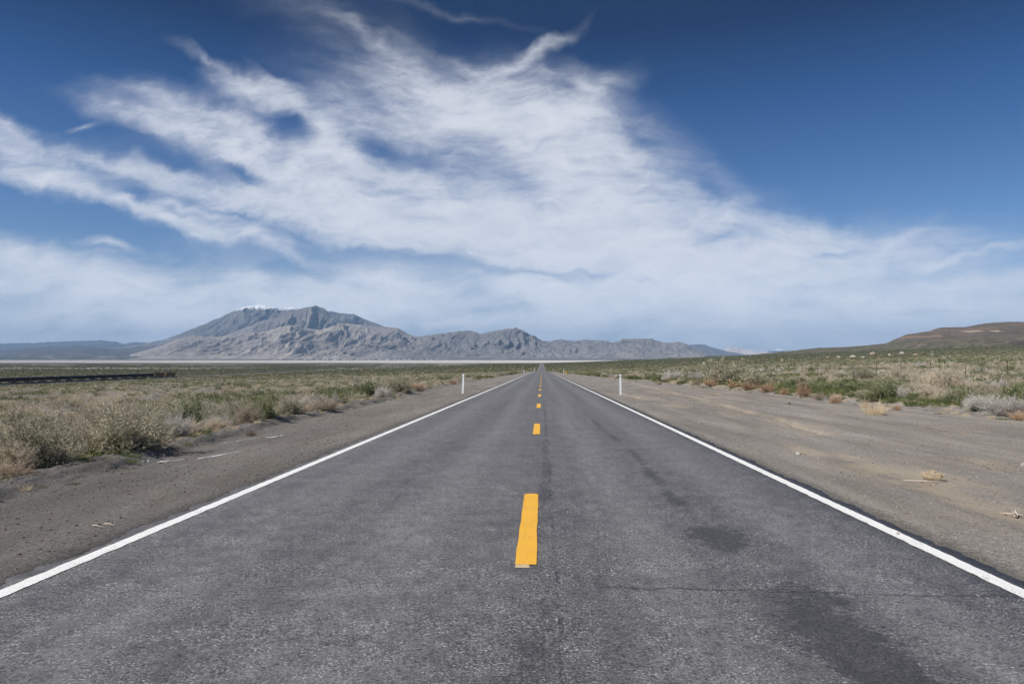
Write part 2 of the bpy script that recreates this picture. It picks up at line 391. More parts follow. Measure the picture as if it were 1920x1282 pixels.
# ------------------------------------------------------------------ road
def asphalt_mat():
    def f(t, b):
        P = pos(t); x, y, z = t.xyz(P)
        g1 = t.noise(P, 62.0, 3, .8); g2 = t.noise(P, 22.0, 4, .8)
        lng = t.noise(t.vec(t.mul(x, 1.5), t.mul(y, .035)), 1.0, 5, .6)
        big = t.noise(P, .7, 5, .6)
        grain = t.add(t.mul(g1, .62), t.mul(g2, .38))
        # worn centre joint and wheel paths are coarser
        cen = t.m('POWER', 2.718, t.mul(t.m('POWER', t.m('DIVIDE', t.add(x, t.add(.0, t.mul(t.m('SUBTRACT', big, .5), .5))), .34), 2.0), -1.0))
        rough = t.mr(t.noise(t.vec(t.mul(x, 1.2), t.mul(y, .35), 4.0), 1.0, 5, .65), .35, .7)
        contrast = t.add(.85, t.add(t.mul(cen, .7), t.mul(rough, .5)))
        gc = t.add(t.mul(t.m('SUBTRACT', grain, .5), contrast), .5)
        tone = t.add(t.add(t.mul(t.m('SUBTRACT', lng, .5), 1.0), t.mul(t.m('SUBTRACT', big, .5), .55)), 1.0)
        for wxp in (-2.70, -1.15, .90, 2.50):
            tone = t.add(tone, t.mul(t.m('POWER', 2.718, t.mul(t.m('POWER', t.m('DIVIDE', t.add(x, t.add(-wxp, t.mul(t.m('SUBTRACT', lng, .5), .6))), .33), 2.0), -1.0)), .34))
        val = t.mul(t.mr(gc, .32, .70, .012, .188, False), tone)
        stone = t.mul(t.mr(t.noise(P, 58.0, 1, .5), .57, .66), t.mr(t.noise(P, 3.2, 6, .75), .36, .62))
        pit = t.mul(t.mr(t.noise(t.vm('ADD', P, (7.1, 3.3, 0.0)), 40.0, 2, .6), .57, .68), t.mr(t.noise(t.vm('ADD', P, (1.7, 9.3, 0.0)), 4.0, 4, .7), .42, .62))
        val = t.mul(val, t.mr(t.noise(P, 6.5, 6, .75), .3, .7, .66, 1.30, False)); val = t.mix(t.mul(stone, .9), val, (.37, .365, .365)); val = t.mix(t.mul(pit, .85), val, (.014, .014, .014))
        # flushed bitumen in the right wheel path
        nz = t.noise(t.vec(t.mul(x, 5.0), t.mul(y, 3.6)), 1.0, 8, .78)
        nf = t.noise(t.vec(t.mul(x, 16.0), t.mul(y, 26.0)), 1.0, 5, .75)
        def blobs(lst):
            s = 0.0
            for (bx, by, rx, ry, k) in lst:
                q = t.add(t.m('POWER', t.m('DIVIDE', t.add(x, -bx), rx), 2.0), t.m('POWER', t.m('DIVIDE', t.add(y, -by), ry), 2.0))
                s = t.m('MULTIPLY_ADD', t.m('POWER', 2.718, t.mul(q, -1.0)), k, s)
            return t.mul(t.mr(t.add(s, t.add(t.mul(t.m('SUBTRACT', nz, .5), 2.3), t.mul(t.m('SUBTRACT', nf, .5), 2.2))), .42, .66), t.m('MINIMUM', t.mul(s, 3.0), 1.0))
        patch = blobs([(1.66, 7.35, .30, .62, 1.15), (1.78, 4.55, .26, .75, 1.35), (1.90, 3.5, .30, .6, 1.0), (1.95, 5.5, .35, .40, .55), (1.60, 9.4, .13, .75, .85), (1.66, 11.6, .13, 1.1, .8), (1.72, 14.2, .12, 1.3, .75),
                       (1.66, 17.6, .11, 1.6, .7), (1.58, 22.0, .11, 2.6, .7), (1.56, 28.0, .10, 3.0, .55)])
        cpt = t.mul(blobs([(-.05, 4.4, .16, .35, .7), (-.14, 3.7, .20, .4, .7), (.02, 5.2, .10, .4, .5), (.02, 9.6, .13, 1.0, .8), (.07, 12.0, .11, 1.4, .8), (.05, 15.0, .10, 1.5, .7), (.10, 19.5, .07, 3.0, .7), (.10, 27.0, .06, 5.0, .6), (.10, 40.0, .06, 9.0, .5)]), .8)
        lft = t.mul(t.mul(t.mr(t.m('ABSOLUTE', t.add(x, 1.75)), .55, .05), t.mr(t.noise(t.vec(t.mul(x, 3.0), t.mul(y, 1.2), 12.0), 1.0, 7, .8), .50, .66)), .45)
        dark = t.m('MAXIMUM', t.m('MAXIMUM', patch, cpt), lft)
        val = t.mix(t.mul(dark, .80), val, t.scale_col(t.vec(.040, .040, .041), t.mr(gc, .34, .66, .25, 1.75, False)))
        # paving joint and cracks
        wob = t.mul(t.m('SUBTRACT', t.noise(t.vec(t.mul(x, .9), t.mul(y, .9)), 1.0, 6, .7), .5), 1.0)
        def line(coord, c0, w, amp): return t.mr(t.m('ABSOLUTE', t.add(coord, t.add(-c0, t.mul(wob, amp)))), w * .35, w, 1.0, 0.0)
        seam = t.mul(t.mul(line(x, .115, .020, .16), t.mr(t.noise(t.vec(0.0, t.mul(y, 1.6)), 1.0, 6, .7), .42, .62)), .5)
        def crack(c0, w, amp, x0, x1, k=1.0):
            m = t.mul(line(y, c0, w, amp), t.mul(t.mr(x, x0, x0 + .25), t.mr(x, x1, x1 - .35)))
            return t.mul(m, k)
        ck = t.m('MAXIMUM', crack(5.62, .030, .75, .25, 1.75, .75), crack(5.55, .018, .5, 1.4, 3.5, .7))
        ck = t.m('MAXIMUM', ck, t.m('MAXIMUM', crack(4.45, .018, 1.2, -1.75, -.6, .35), crack(20.3, .10, .3, .0, 1.3, .6)))
        ck = t.m('MAXIMUM', ck, t.m('MAXIMUM', crack(9.5, .03, .8, -1.2, .2, .35), crack(3.75, .03, 1.5, -2.5, -1.2, .6)))
        ck = t.m('MAXIMUM', ck, seam)
        val = t.mix(t.mul(ck, .85), val, (.012, .012, .012))
        # fresh tar outside the edge lines stays darker
        out = t.m('MAXIMUM', t.mr(x, 3.50, 3.56), t.mr(x, -3.92, -3.98))
        val = t.mix(t.mul(out, .45), val, t.scale_col(t.vec(.045, .043, .042), t.add(.3, grain)))
        setcol(t, b, t.mix(1.0, val, (1.0, .975, 1.0), 'MULTIPLY'))
        bump(t, b, t.add(t.mul(grain, 1.0), t.mul(ck, -1.2)), .008, .9)
    return material('asphalt', f, .60, .5)
def strip_rows(y0, y1, first, grow):
    ys = [y0]
    while ys[-1] < y1: ys.append(ys[-1] + first + grow * max(0.0, ys[-1]))
    return np.array(ys)
def build_road():
    ys = strip_rows(-12.0, 2650, 0.03, 0.006)
    n = 15
    e1 = RL + 0.07 * perlin(ys * 1.9, ys * 0 + 3.3) + .05 * perlin(ys * 5.0, ys * 0 + 1.1) + .04 * perlin(ys * 14.0, ys * 0 + 2.1)
    e2 = RR + 0.07 * perlin(ys * 1.9, ys * 0 + 8.3) + .05 * perlin(ys * 5.0, ys * 0 + 5.1) + .04 * perlin(ys * 14.0, ys * 0 + 6.1)
    k = np.linspace(0, 1, n)[None, :]
    X = e1[:, None] * (1 - k) + e2[:, None] * k; Y = np.repeat(ys[:, None], n, 1)
    Z = zroad(Y) + 0.0 * X - 0.0006 * X ** 2
    # skirt down into the gravel
    X = np.concatenate([e1[:, None] - .03, X, e2[:, None] + .03], 1); Y = np.repeat(ys[:, None], n + 2, 1)
    Z = np.concatenate([Z[:, :1] - .12, Z, Z[:, -1:] - .12], 1)
    o = mesh_obj('road', np.stack([X, Y, Z], -1).reshape(-1, 3), grid_faces(len(ys), n + 2), asphalt_mat(), smooth=True)
    tag(o, kind='structure')
def paint_mat(name, c, worn):
    def f(t, b):
        P = pos(t)
        w = t.mr(t.add(t.noise(P, 60.0, 4, .7), t.mul(t.noise(P, 4.0, 3), .35)), .80 - worn, .92 - worn)
        d = t.mix(t.noise(P, 2.5, 5, .6), tuple(q * .86 for q in c), c)
        d = t.mix(t.mul(t.mr(t.noise(P, 62.0, 3, .8), .52, .72), .35), d, tuple(q * .55 for q in c))
        x, y, z = t.xyz(P)
        d = t.mix(t.mul(t.mr(t.noise(t.vec(t.mul(x, 26.0), t.mul(y, 1.1)), 1.0, 4, .6), .50, .68), .22), d, tuple(q * .6 + .03 for q in c))
        setcol(t, b, t.mix(t.mul(w, .75), d, (.10, .10, .10)))
        bump(t, b, t.noise(P, 95.0, 3), .006, .8)
    return material(name, f, .7, .3)
def road_strip(name, ys, xa, xb, m, lift=.005):
    n = 3; k = np.linspace(0, 1, n)[None, :]
    X = xa[:, None] * (1 - k) + xb[:, None] * k; Y = np.repeat(ys[:, None], n, 1)
    Z = zroad(Y) - 0.0006 * X ** 2 + lift
    return mesh_obj(name, np.stack([X, Y, Z], -1).reshape(-1, 3), grid_faces(len(ys), n), m, smooth=True)
def build_markings():
    white = paint_mat('white_road_paint', (.78, .78, .77), .05); yel = paint_mat('yellow_road_paint', (.78, .42, .045), .04)
    for xc, sd_, lab in ((-3.85, 1.0, 'long solid white line along the left edge of the road'), (3.43, 2.0, 'long solid white line along the right edge of the road')):
        ys = strip_rows(-10.0, 2600, 0.02, 0.004)
        j1 = .012 * perlin(ys * 5, ys * 0 + sd_) + .006 * perlin(ys * 31, ys * 0 + sd_); j2 = .012 * perlin(ys * 5, ys * 0 + sd_ + 5) + .006 * perlin(ys * 31, ys * 0 + sd_ + 9)
        tag(road_strip('edge_line', ys, xc - .068 + j1, xc + .068 + j2, white), lab, 'road marking', 'white edge lines')
    fh = 2283.0; per = .00536 * fh; y_near = .00273 * fh
    # the first dash starts a little nearer; the rest follow every 12.2 m
    i = 0
    while True:
        y0 = y_near + i * per; y1 = y0 + 3.5
        if y0 > 372: break
        ys = np.linspace(y0, y1, 60)
        j1 = .006 * perlin(ys * 2.3, ys * 0 + i) + .002 * perlin(ys * 9, ys * 0 + i + 7) - .004; j2 = .006 * perlin(ys * 2.1, ys * 0 + i + .5) + .002 * perlin(ys * 9, ys * 0 + i + 3)
        xa = -.133 - .085 + j1; xb = -.133 + .085 + j2
        endr = np.minimum(1, (y1 - ys) / .06); xa = xa + .03 * (1 - endr); xb = xb - .02 * (1 - endr)
        o = road_strip('centre_dash', ys, xa, xb, yel, .006)
        tag(o, ['nearest and largest yellow centre line dash on the road', 'second yellow centre dash ahead, beyond the largest one', 'third yellow centre dash along the road', 'fourth yellow centre dash along the road, small'][i] if i < 4 else 'tiny yellow centre dash far along the road towards the crest', 'road marking', 'yellow centre dashes')
        i += 1
    ys = np.linspace(y_near - .10, y_near, 8)
    old = paint_mat('old_yellow_paint', (.58, .45, .28), .06)
    o = road_strip('old_paint_mark', ys, -.216 + .01 * perlin(ys * 20, ys), -.10 + .01 * perlin(ys * 17, ys + 3), old, .005)
    tag(o, 'faded pale old paint end just before the nearest yellow dash', 'road marking')
build_road(); build_markings()

# ------------------------------------------------------------------ gravel shoulders
def poly_dist(X, Y, pts):
    d = np.full(X.shape, 1e9)
    for (ax, ay), (bx, by) in zip(pts[:-1], pts[1:]):
        vx, vy = bx - ax, by - ay; L = vx * vx + vy * vy
        t = np.clip(((X - ax) * vx + (Y - ay) * vy) / L, 0, 1)
        d = np.minimum(d, np.hypot(X - ax - t * vx, Y - ay - t * vy))
    return d
def onplane(px, py):
    Y = 2283.0 / (py - 690.0); return ((px - 1016.0) / F * Y, Y)
RILLS = [[onplane(*p) for p in q] for q in (
    [(1180, 716), (1235, 728), (1290, 740), (1340, 752), (1400, 768), (1440, 776), (1490, 793), (1530, 805)],
    [(1735, 846), (1790, 850), (1830, 856), (1860, 866), (1900, 868), (1945, 884)],
    [(1160, 735), (1190, 742), (1215, 748)])]
SAND = [onplane(*p) for p in ((1260, 757), (1640, 872), (1700, 884), (1760, 912), (1860, 950), (1510, 840), (1330, 742), (1480, 790), (1570, 848))]
def shoulder_z(X, Y):
    zb = zbase(X, Y) + 0.0
    zr = zroad(Y) - 0.0006 * np.minimum(np.abs(X), 4.2) ** 2
    lft = X < 0
    edge = np.where(lft, np.abs(RL), RR)
    d = np.maximum(np.abs(X) - edge, 0)
    out = np.where(lft, X - xl(Y), xr(Y) - X)              # distance inwards from the outer edge (negative outside)
    z = zr - .018 - .012 * np.minimum(d, 4)
    z = z + .022 * fbm(X / 1.7, Y / 2.5, 3) * sstep(0, .6, d) + .010 * fbm(X * 2.3, Y * 2.3, 3) * sstep(0, .25, d)
    wob = .20 * fbm(Y / 3.0, X * 0 + 2.0, 3) + .10 * fbm(Y * 1.3, X * 1.3, 3)
    face = sstep(.98, .62, out - wob) * sstep(-.9, .35, out - wob)
    bm = face * np.where(lft, .165, .035) * sstep(140, 70, Y) * (.75 + .5 * fbm(X * .4, Y * .35, 2))
    z = z + np.maximum(bm, 0) * (1 + .30 * fbm(X * 6.5, Y * 4.0, 3)) + np.where(lft, .09, 0) * (ridged(X * 8, Y * 5, 4, .7) - .5) * np.exp(-((out - wob - .8) / .3) ** 2)
    cut = np.zeros_like(X)
    if (X > 0).any():
        wx = X + .10 * fbm(X * 1.6, Y * 1.6, 3); wy = Y + .25 * fbm(X * 1.1 + 9, Y * 1.1, 3)
        for k, q in enumerate(RILLS):
            dd = poly_dist(wx, wy, q) + .05 * fbm(X * 5, Y * 5, 2)
            cut = np.maximum(cut, sstep(.20, .09, dd) * (.20, .24, .15)[k] * (.4 + .9 * ridged(X * .7, Y * .7 + 5, 2)))
    z = z - cut
    blend = sstep(.25, -.45, out)
    ze = zbase(X, Y) - .03
    return z * (1 - blend) + (ze - .12 * sstep(-.2, -.7, out)) * blend
def gravel_mat():
    def f(t, b):
        P = pos(t); x, y, z = t.xyz(P)
        g1 = t.noise(P, 58.0, 4, .8); g2 = t.noise(P, 20.0, 4, .75); big = t.noise(P, .55, 6, .6)
        gr = t.add(t.mul(g1, .65), t.mul(g2, .35))
        c = t.mix(t.mr(gr, .30, .72), (.045, .042, .040), (.345, .322, .300))
        c = t.mix(t.mr(big, .35, .7), c, t.mix(t.mr(gr, .3, .72), (.085, .078, .068), (.31, .280, .240)))
        lngs = t.noise(t.vec(t.mul(x, .9), t.mul(y, .12)), 1.0, 6, .6)
        c = t.scale_col(c, t.mr(lngs, .28, .72, .68, 1.32, False))
        # drifted tan silt
        sand = None
        for (sx, sy), (rx, ry) in zip(SAND, ((.55, 2.2), (.45, 1.1), (.75, 1.5), (.35, 1.4), (.22, 1.2), (.4, 1.0), (.4, 2.5), (.5, 2.0), (.3, .9))):
            q = t.add(t.m('POWER', t.m('DIVIDE', t.add(x, -sx), rx), 2.0), t.m('POWER', t.m('DIVIDE', t.add(y, -sy), ry), 2.0))
            sand = q if sand is None else t.m('MINIMUM', sand, q)
        sw = t.noise(t.vec(t.mul(x, 2.6), t.mul(y, .9)), 1.0, 6, .65)
        sm = t.mul(t.mr(t.add(sand, t.mul(t.m('SUBTRACT', sw, .5), 5.0)), -.4, 1.8, 1.0, 0.0), .62)
        thin = t.mul(t.mr(t.noise(t.vec(t.mul(x, .8), t.mul(y, .16), 5.0), 1.0, 6, .65), .54, .68), t.mr(x, 3.9, 6.0, 0, .38))
        sm = t.m('MAXIMUM', sm, thin)
        an = t.new('ShaderNodeAttribute', attribute_name='silt'); sm = t.m('MAXIMUM', sm, t.mul(an.outputs['Fac'], .6))
        c = t.mix(t.mul(sm, .85), c, t.mix(t.noise(P, 45.0, 3), (.285, .235, .170), (.37, .31, .23)))
        # tar crumbs close to the pavement
        dl = t.m('MINIMUM', t.m('ABSOLUTE', t.add(x, -RR)), t.m('ABSOLUTE', t.add(x, -RL)))
        tar = t.mul(t.mr(t.add(dl, t.mul(t.m('SUBTRACT', gr, .5), 1.1)), .02, .34, 1.0, 0.0), .85)
        c = t.mix(tar, c, t.mix(gr, (.035, .034, .033), (.12, .112, .106)))
        pale = t.mr(t.voro(P, 16.0), .06, .10, 1.0, 0.0)
        c = t.mix(t.mul(pale, t.mr(t.noise(P, 7.0, 2), .58, .62)), c, (.42, .40, .37))
        setcol(t, b, c)
        bump(t, b, t.add(gr, t.mul(g2, .6)), .022, 1.0)
    return material('roadside_gravel', f, .93, .15)
def build_shoulders():
    m = gravel_mat()
    for nm, sgn in (('left', -1), ('right', 1)):
        ys = strip_rows(-12.0, 425, 0.05, 0.0055)
        n = 110 if sgn < 0 else 190
        k = np.linspace(0, 1, n)[None, :]
        a = (RL + .25) if sgn < 0 else (RR - .25)
        o_ = (xl(ys) - .75) if sgn < 0 else (xr(ys) + .75)
        X = a * (1 - k) + o_[:, None] * k; Y = np.repeat(ys[:, None], n, 1)
        Z = shoulder_z(X, Y)
        under = (X > RL + .02) & (X < RR - .02); Z = np.where(under, Z - .03, Z)
        fc = grid_faces(len(ys), n)
        if sgn < 0: fc = fc[:, ::-1]
        o = mesh_obj('gravel_shoulder', np.stack([X, Y, Z], -1).reshape(-1, 3), fc, m, smooth=True)
        sx, sy = X + .25 * fbm(X * .9, Y * .5, 3), Y + .6 * fbm(X * .5 + 4, Y * .4, 3)
        si = np.zeros(X.shape)
        if sgn > 0:
            for q in RILLS: si = np.maximum(si, np.exp(-(poly_dist(sx, sy, q) / .42) ** 2) * (.45 + .55 * sstep(-.2, .4, fbm(X * .6, Y * .3, 2))))
        at_ = o.data.attributes.new('silt', 'FLOAT', 'POINT'); at_.data.foreach_set('value', si.astype(np.float32).ravel())
        tag(o, kind='structure')
build_shoulders()
def surf(x, y):
    """height of what one stands on at x, y"""
    x = float(x); y = float(y)
    if y < 420 and xl(y) - .3 < x < xr(y) + .3:
        if RL < x < RR: return float(zroad(y))
        return float(shoulder_z(np.array([x]), np.array([y]))[0])
    return float(zground(np.array([x]), np.array([y]))[0])
def hit(px, py, y0=2.0, y1=30000.0):
    """where the sight line through a photograph point meets the ground"""
    d = ray(px, py); y = y0
    while y < y1:
        if CAMZ + d.z * y < surf(d.x * y, y):
            lo, hi = y / 1.02, y
            for _ in range(12):
                mid = (lo + hi) / 2
                if CAMZ + d.z * mid < surf(d.x * mid, mid): hi = mid
                else: lo = mid
            return Vector((d.x * hi, hi, surf(d.x * hi, hi)))
        y *= 1.02
    return Vector((d.x * y1, y1, surf(d.x * y1, y1)))

# ------------------------------------------------------------------ mountains
def rock_mat(name, lo, hi, shrub, shr=.5, snow=None, sc=1.0, pale=None, east=None):
    def f(t, b):
        P = pos(t); x, y, z = t.xyz(P)
        c = t.mix(t.mr(t.noise(P, .0016 * sc, 6, .6), .35, .65), lo, hi)
        c = t.mix(t.mul(t.mr(t.noise(P, .016 * sc, 6, .85), .48, .58), shr * 1.2), c, shrub)
        c = t.mix(t.mul(t.mr(t.noise(P, .0045 * sc, 6, .7), .52, .64), shr * .6), c, shrub)
        if pale:
            zz, pc = pale
            c = t.mix(t.mul(t.mr(z, zz, zz * .35), t.mr(t.noise(P, .004 * sc, 6, .7), .50, .60)), c, pc)
        if east: c = t.mix(t.mr(t.add(x, t.mul(t.m('SUBTRACT', t.noise(P, .0008, 4), .5), 2500)), east[0], east[1]), c, t.mix(t.mr(t.noise(P, .010, 6, .75), .4, .62), east[2], east[3]))
        if east:
            fan = t.mul(t.mul(t.mr(z, 170, 40), t.mr(z, 5, 40)), t.mr(t.noise(P, .006, 6, .8), .52, .62)); c = t.mix(fan, c, (.30, .28, .255))
        if snow:
            s = t.add(z, t.mul(t.m('SUBTRACT', t.noise(P, .009, 6, .8), .5), snow[1]))
            c = t.mix(t.mr(s, snow[0] - 20, snow[0] + 25), c, (.86, .88, .90))
        gul = t.noise(t.vec(t.mul(x, .0052 * sc), t.mul(y, .0010 * sc), t.mul(z, .0016 * sc)), 1.0, 6, .72, .4)
        c = t.mix(t.mul(t.mr(gul, .50, .66), shr * .7), c, shrub)
        setcol(t, b, c)
        bump(t, b, t.add(gul, t.mul(t.noise(P, .014 * sc, 5, .7), .15)), 70 / sc, .38)
    return material(name, f, .95, .1)
def mountain(name, sil, Dr, Db, zb, mat, nx=500, nt=110, amp=.35, fx=1 / 900.0, seed=0, exp=1.25, jag=1.0, zoff=0.0):
    px = np.linspace(sil[0][0], sil[-1][0], nx)
    py = np.interp(px, [p[0] for p in sil], [p[1] for p in sil])
    k = max(1, nx // 380); ker = np.ones(2 * k + 1) / (2 * k + 1); py = np.convolve(np.pad(py, k, mode='edge'), ker, 'valid')
    py = py - jag * (fbm(px / 14.0 + seed, px * 0 + seed, 4) * 1.1 + .4)
    dirs = np.array([tuple(ray(a, b)) for a, b in zip(px, py)])
    tf = np.linspace(0, 1, nt); tb = np.linspace(1, 0, 14)[1:]
    Ht = CAMZ + dirs[:, 2] * Dr - zb
    rows = []
    for i, t_ in enumerate(np.concatenate([tf, tb])):
        back = i >= nt
        Y = Db + (Dr - Db) * t_ if not back else Dr + (Dr - Db) * .6 * (1 - t_)
        X = dirs[:, 0] * Y
        prof = t_ ** exp
        w = fbm(X / 2600 + seed, np.full(nx, Y / 2600), 3)
        sp = ridged(X * fx + .45 * w + seed * 3.1, np.full(nx, Y * fx * .16) + .4 * w, 5, .52)       # spurs and gullies running down-slope
        fine = ridged(X * fx * 4.3 + .8 * w + seed, np.full(nx, Y * fx * .9), 4, .55)
        env = (4 * t_ * (1 - t_)) ** .7 * (t_ ** .25 if t_ > 0 else 0)
        z = zb + Ht * (prof + env * amp * ((sp - .62) * 1.7 + (fine - .6) * .35))
        z = np.maximum(z, zb - 5)
        rows.append(np.stack([X, np.full(nx, Y), z + zoff], -1))
    V = np.stack(rows, 0)
    o = mesh_obj(name, V.reshape(-1, 3), grid_faces(V.shape[0], nx), mat, smooth=True)
    tag(o, kind='structure'); return o
def build_mountains():
    tan = rock_mat('tan_range_rock', (.32, .278, .242), (.43, .385, .34), (.185, .172, .158), .6, pale=(160, (.40, .36, .31)), east=(-4200, -1500, (.200, .190, .188), (.115, .114, .116)))
    gry = rock_mat('grey_range_rock', (.17, .145, .125), (.25, .215, .185), (.085, .078, .066), .65, pale=(150, (.42, .36, .29)))
    dark = rock_mat('snow_peak_rock', (.150, .146, .142), (.25, .238, .225), (.095, .098, .092), .6, snow=(1365, 560))
    drk2 = rock_mat('inner_peak_rock', (.22, .205, .19), (.32, .295, .27), (.13, .122, .11), .6)
    blue = rock_mat('far_range_rock', (.085, .082, .080), (.135, .128, .118), (.06, .058, .052), .4)
    pink = rock_mat('sunlit_range_rock', (.42, .35, .30), (.62, .56, .51), (.30, .25, .22), .5)
    mountain('mountain', [(150, 660), (250, 648), (300, 640), (340, 625), (385, 607), (420, 592), (440, 583), (456, 576), (470, 574), (490, 571), (505, 574), (525, 578), (550, 576), (565, 579), (600, 582), (625, 585), (645, 588), (662, 589), (690, 601), (720, 612), (760, 625), (800, 640), (850, 655)], 21000, 17000, -10, dark, 620, 120, .34, 1 / 1500., 1, 1.0)
    mountain('mountain', [(360, 662), (400, 640), (440, 622), (480, 607), (520, 595), (550, 583), (575, 576), (592, 573), (606, 578), (620, 588), (640, 602), (665, 614), (700, 622), (760, 640), (800, 660)], 18600, 15800, -10, drk2, 460, 100, .36, 1 / 1100., 2, 1.05)
    mountain('mountain', [(225, 672), (255, 662), (290, 652), (330, 637), (365, 630), (400, 632), (450, 627), (500, 621), (525, 614), (545, 610), (565, 615), (600, 619), (640, 608), (655, 607), (690, 611), (720, 613), (745, 615), (762, 624), (778, 632), (800, 629), (840, 624), (862, 621), (880, 620), (900, 626), (920, 622), (935, 619), (965, 616), (978, 619), (1000, 630), (1020, 640), (1035, 639), (1052, 636), (1075, 640), (1095, 637), (1115, 638), (1135, 639), (1150, 643), (1168, 636), (1195, 635), (1222, 635), (1240, 642), (1255, 643), (1270, 641), (1285, 644), (1305, 655), (1325, 664), (1345, 671)], 15500, 11900, -8, tan, 1150, 150, .50, 1 / 950., 3, 1.15)
    mountain('hills', [(-120, 645), (0, 644), (60, 643), (130, 640), (190, 638), (215, 641), (233, 645), (255, 641), (280, 643), (300, 638), (320, 640), (360, 650), (420, 664)], 31000, 26000, 20, blue, 300, 60, .25, 1 / 2500., 4, 1.0)
    mountain('hills', [(-120, 660), (0, 658), (50, 653), (100, 650), (150, 648), (180, 652), (230, 654), (270, 650), (310, 646), (350, 650), (420, 668)], 19000, 14600, 30, blue, 300, 60, .22, 1 / 1500., 5, 1.1)
    mountain('mountain', [(1240, 668), (1285, 650), (1305, 645), (1320, 646), (1335, 652), (1380, 662), (1420, 668)], 30000, 26000, 60, blue, 160, 50, .3, 1 / 1500., 6, 1.0)
    mountain('mountain', [(1300, 668), (1325, 660), (1340, 653), (1352, 655), (1368, 651), (1385, 653), (1405, 656), (1420, 660), (1435, 659), (1450, 663), (1480, 668)], 34000, 31000, 80, pink, 160, 60, .4, 1 / 900., 7, 1.0)
    mountain('mountain', [(1400, 668), (1430, 661), (1445, 657), (1462, 655), (1475, 658), (1500, 664), (1560, 670)], 41000, 38000, 80, rock_mat('distant_snow_rock', (.13, .12, .11), (.2, .18, .16), (.1, .1, .1), .4, snow=(430, 120)), 120, 40, .3, 1 / 1200., 8, 1.0)
    mountain('snowy_fan', [(0, 0)] * 2, 1, 1, 0, blue) if False else None
def hill_mat():
    def f(t, b):
        P = pos(t); x, y, z = t.xyz(P)
        c = t.mix(t.mr(t.noise(P, .006, 6, .6), .35, .65), (.098, .086, .075), (.140, .122, .105))
        low = t.mr(t.add(z, t.mul(t.noise(P, .008, 5), 30)), 55, 95, 1.0, 0.0)
        c = t.mix(low, c, t.mix(t.mr(t.noise(P, .03, 6, .7), .4, .6), (.070, .068, .048), (.15, .135, .10)))
        c = t.mix(t.mul(t.mr(t.noise(P, .09, 5, .75), .50, .62), .7), c, (.050, .050, .036))
        red = t.mr(t.noise(P, .0045, 5, .6), .54, .62)
        c = t.mix(t.mul(t.mul(red, t.m('SUBTRACT', 1.0, low)), .28), c, (.17, .115, .092))
        sp = t.mul(t.mr(t.noise(P, .06, 5, .8), .60, .68), t.mr(z, 70, 35))
        c = t.mix(sp, c, (.38, .34, .29))
        for (qx, qy, r1, r2, cc) in HPALE:
            q = t.add(t.m('POWER', t.m('DIVIDE', t.add(x, -qx[0]), r1), 2.0), t.m('POWER', t.m('DIVIDE', t.add(z, -qx[2]), r2), 2.0))
            c = t.mix(t.mr(t.add(q, t.mul(t.m('SUBTRACT', t.noise(P, .03, 5, .7), .5), 1.2)), .4, 1.1, 1.0, 0.0), c, cc)
        setcol(t, b, t.scale_col(c, .80)); bump(t, b, t.noise(P, .05, 6, .7), 4.0, .7)
    return material('hill_soil', f, .95, .1)
HD = 2900.0
HPALE = [(tuple(at(1822, 622, HD * .90)), 0, 11, 6.5, (.34, .28, .23)), (tuple(at(1730, 630, HD * .90)), 0, 20, 6, (.20, .14, .11)), (tuple(at(1805, 618, HD * .92)), 0, 60, 6, (.155, .115, .095))]
def build_hill():
    sil = [(1380, 668), (1450, 661), (1490, 657), (1535, 652), (1580, 651), (1620, 648), (1660, 644), (1690, 631), (1700, 627), (1740, 621), (1765, 614), (1810, 613), (1850, 606), (1895, 603), (1960, 605), (2060, 612), (2200, 600), (2400, 610)]
    mountain('hill', sil, HD, 1500, 4, hill_mat(), 620, 130, .16, 1 / 260., 9, 1.35, .5)
    # a lower dark rocky shoulder in front of it
    sil2 = [(1870, 649), (1890, 644), (1905, 640), (1930, 637), (1980, 634), (2080, 640), (2200, 650)]
    mountain('hill', sil2, 1900, 1500, 10, rock_mat('dark_scrub_rock', (.05, .045, .04), (.085, .075, .065), (.03, .03, .024), .6, sc=14.), 200, 50, .4, 1 / 90., 10, 1.1, 1.2)
build_mountains(); build_hill()
# ---- END OF LAND ----

# ------------------------------------------------------------------ brush
def leaf_mat(name, c0, c1, back=None, rough=.85, trans=.16):
    """c0..c1 differ from plant to plant and from leaf to leaf"""
    m = bpy.data.materials.new(name); m.use_nodes = True; t = NT(m.node_tree)
    out = t.new('ShaderNodeOutputMaterial'); b = t.new('ShaderNodeBsdfPrincipled'); tr = t.new('ShaderNodeBsdfTranslucent'); mx = t.new('ShaderNodeMixShader')
    P = t.new('ShaderNodeTexCoord').outputs['Object']
    rnd = t.new('ShaderNodeObjectInfo').outputs['Random']
    geo = t.new('ShaderNodeNewGeometry')
    f = t.add(t.mul(rnd, .55), t.mul(t.noise(P, 9.0, 3), .55))
    c = t.mix(t.mr(f, .2, .85), c0, c1)
    c = t.mix(t.mul(t.noise(P, 55.0, 2), .5), c, t.scale_col(c, 1.5))
    setcol(t, b, c); b.inputs['Roughness'].default_value = rough; b.inputs['Specular IOR Level'].default_value = .12
    t.put(tr.inputs['Color'], c); mx.inputs[0].default_value = trans
    t.t.links.new(b.outputs[0], mx.inputs[1]); t.t.links.new(tr.outputs[0], mx.inputs[2]); t.t.links.new(mx.outputs[0], out.inputs[0])
    return m
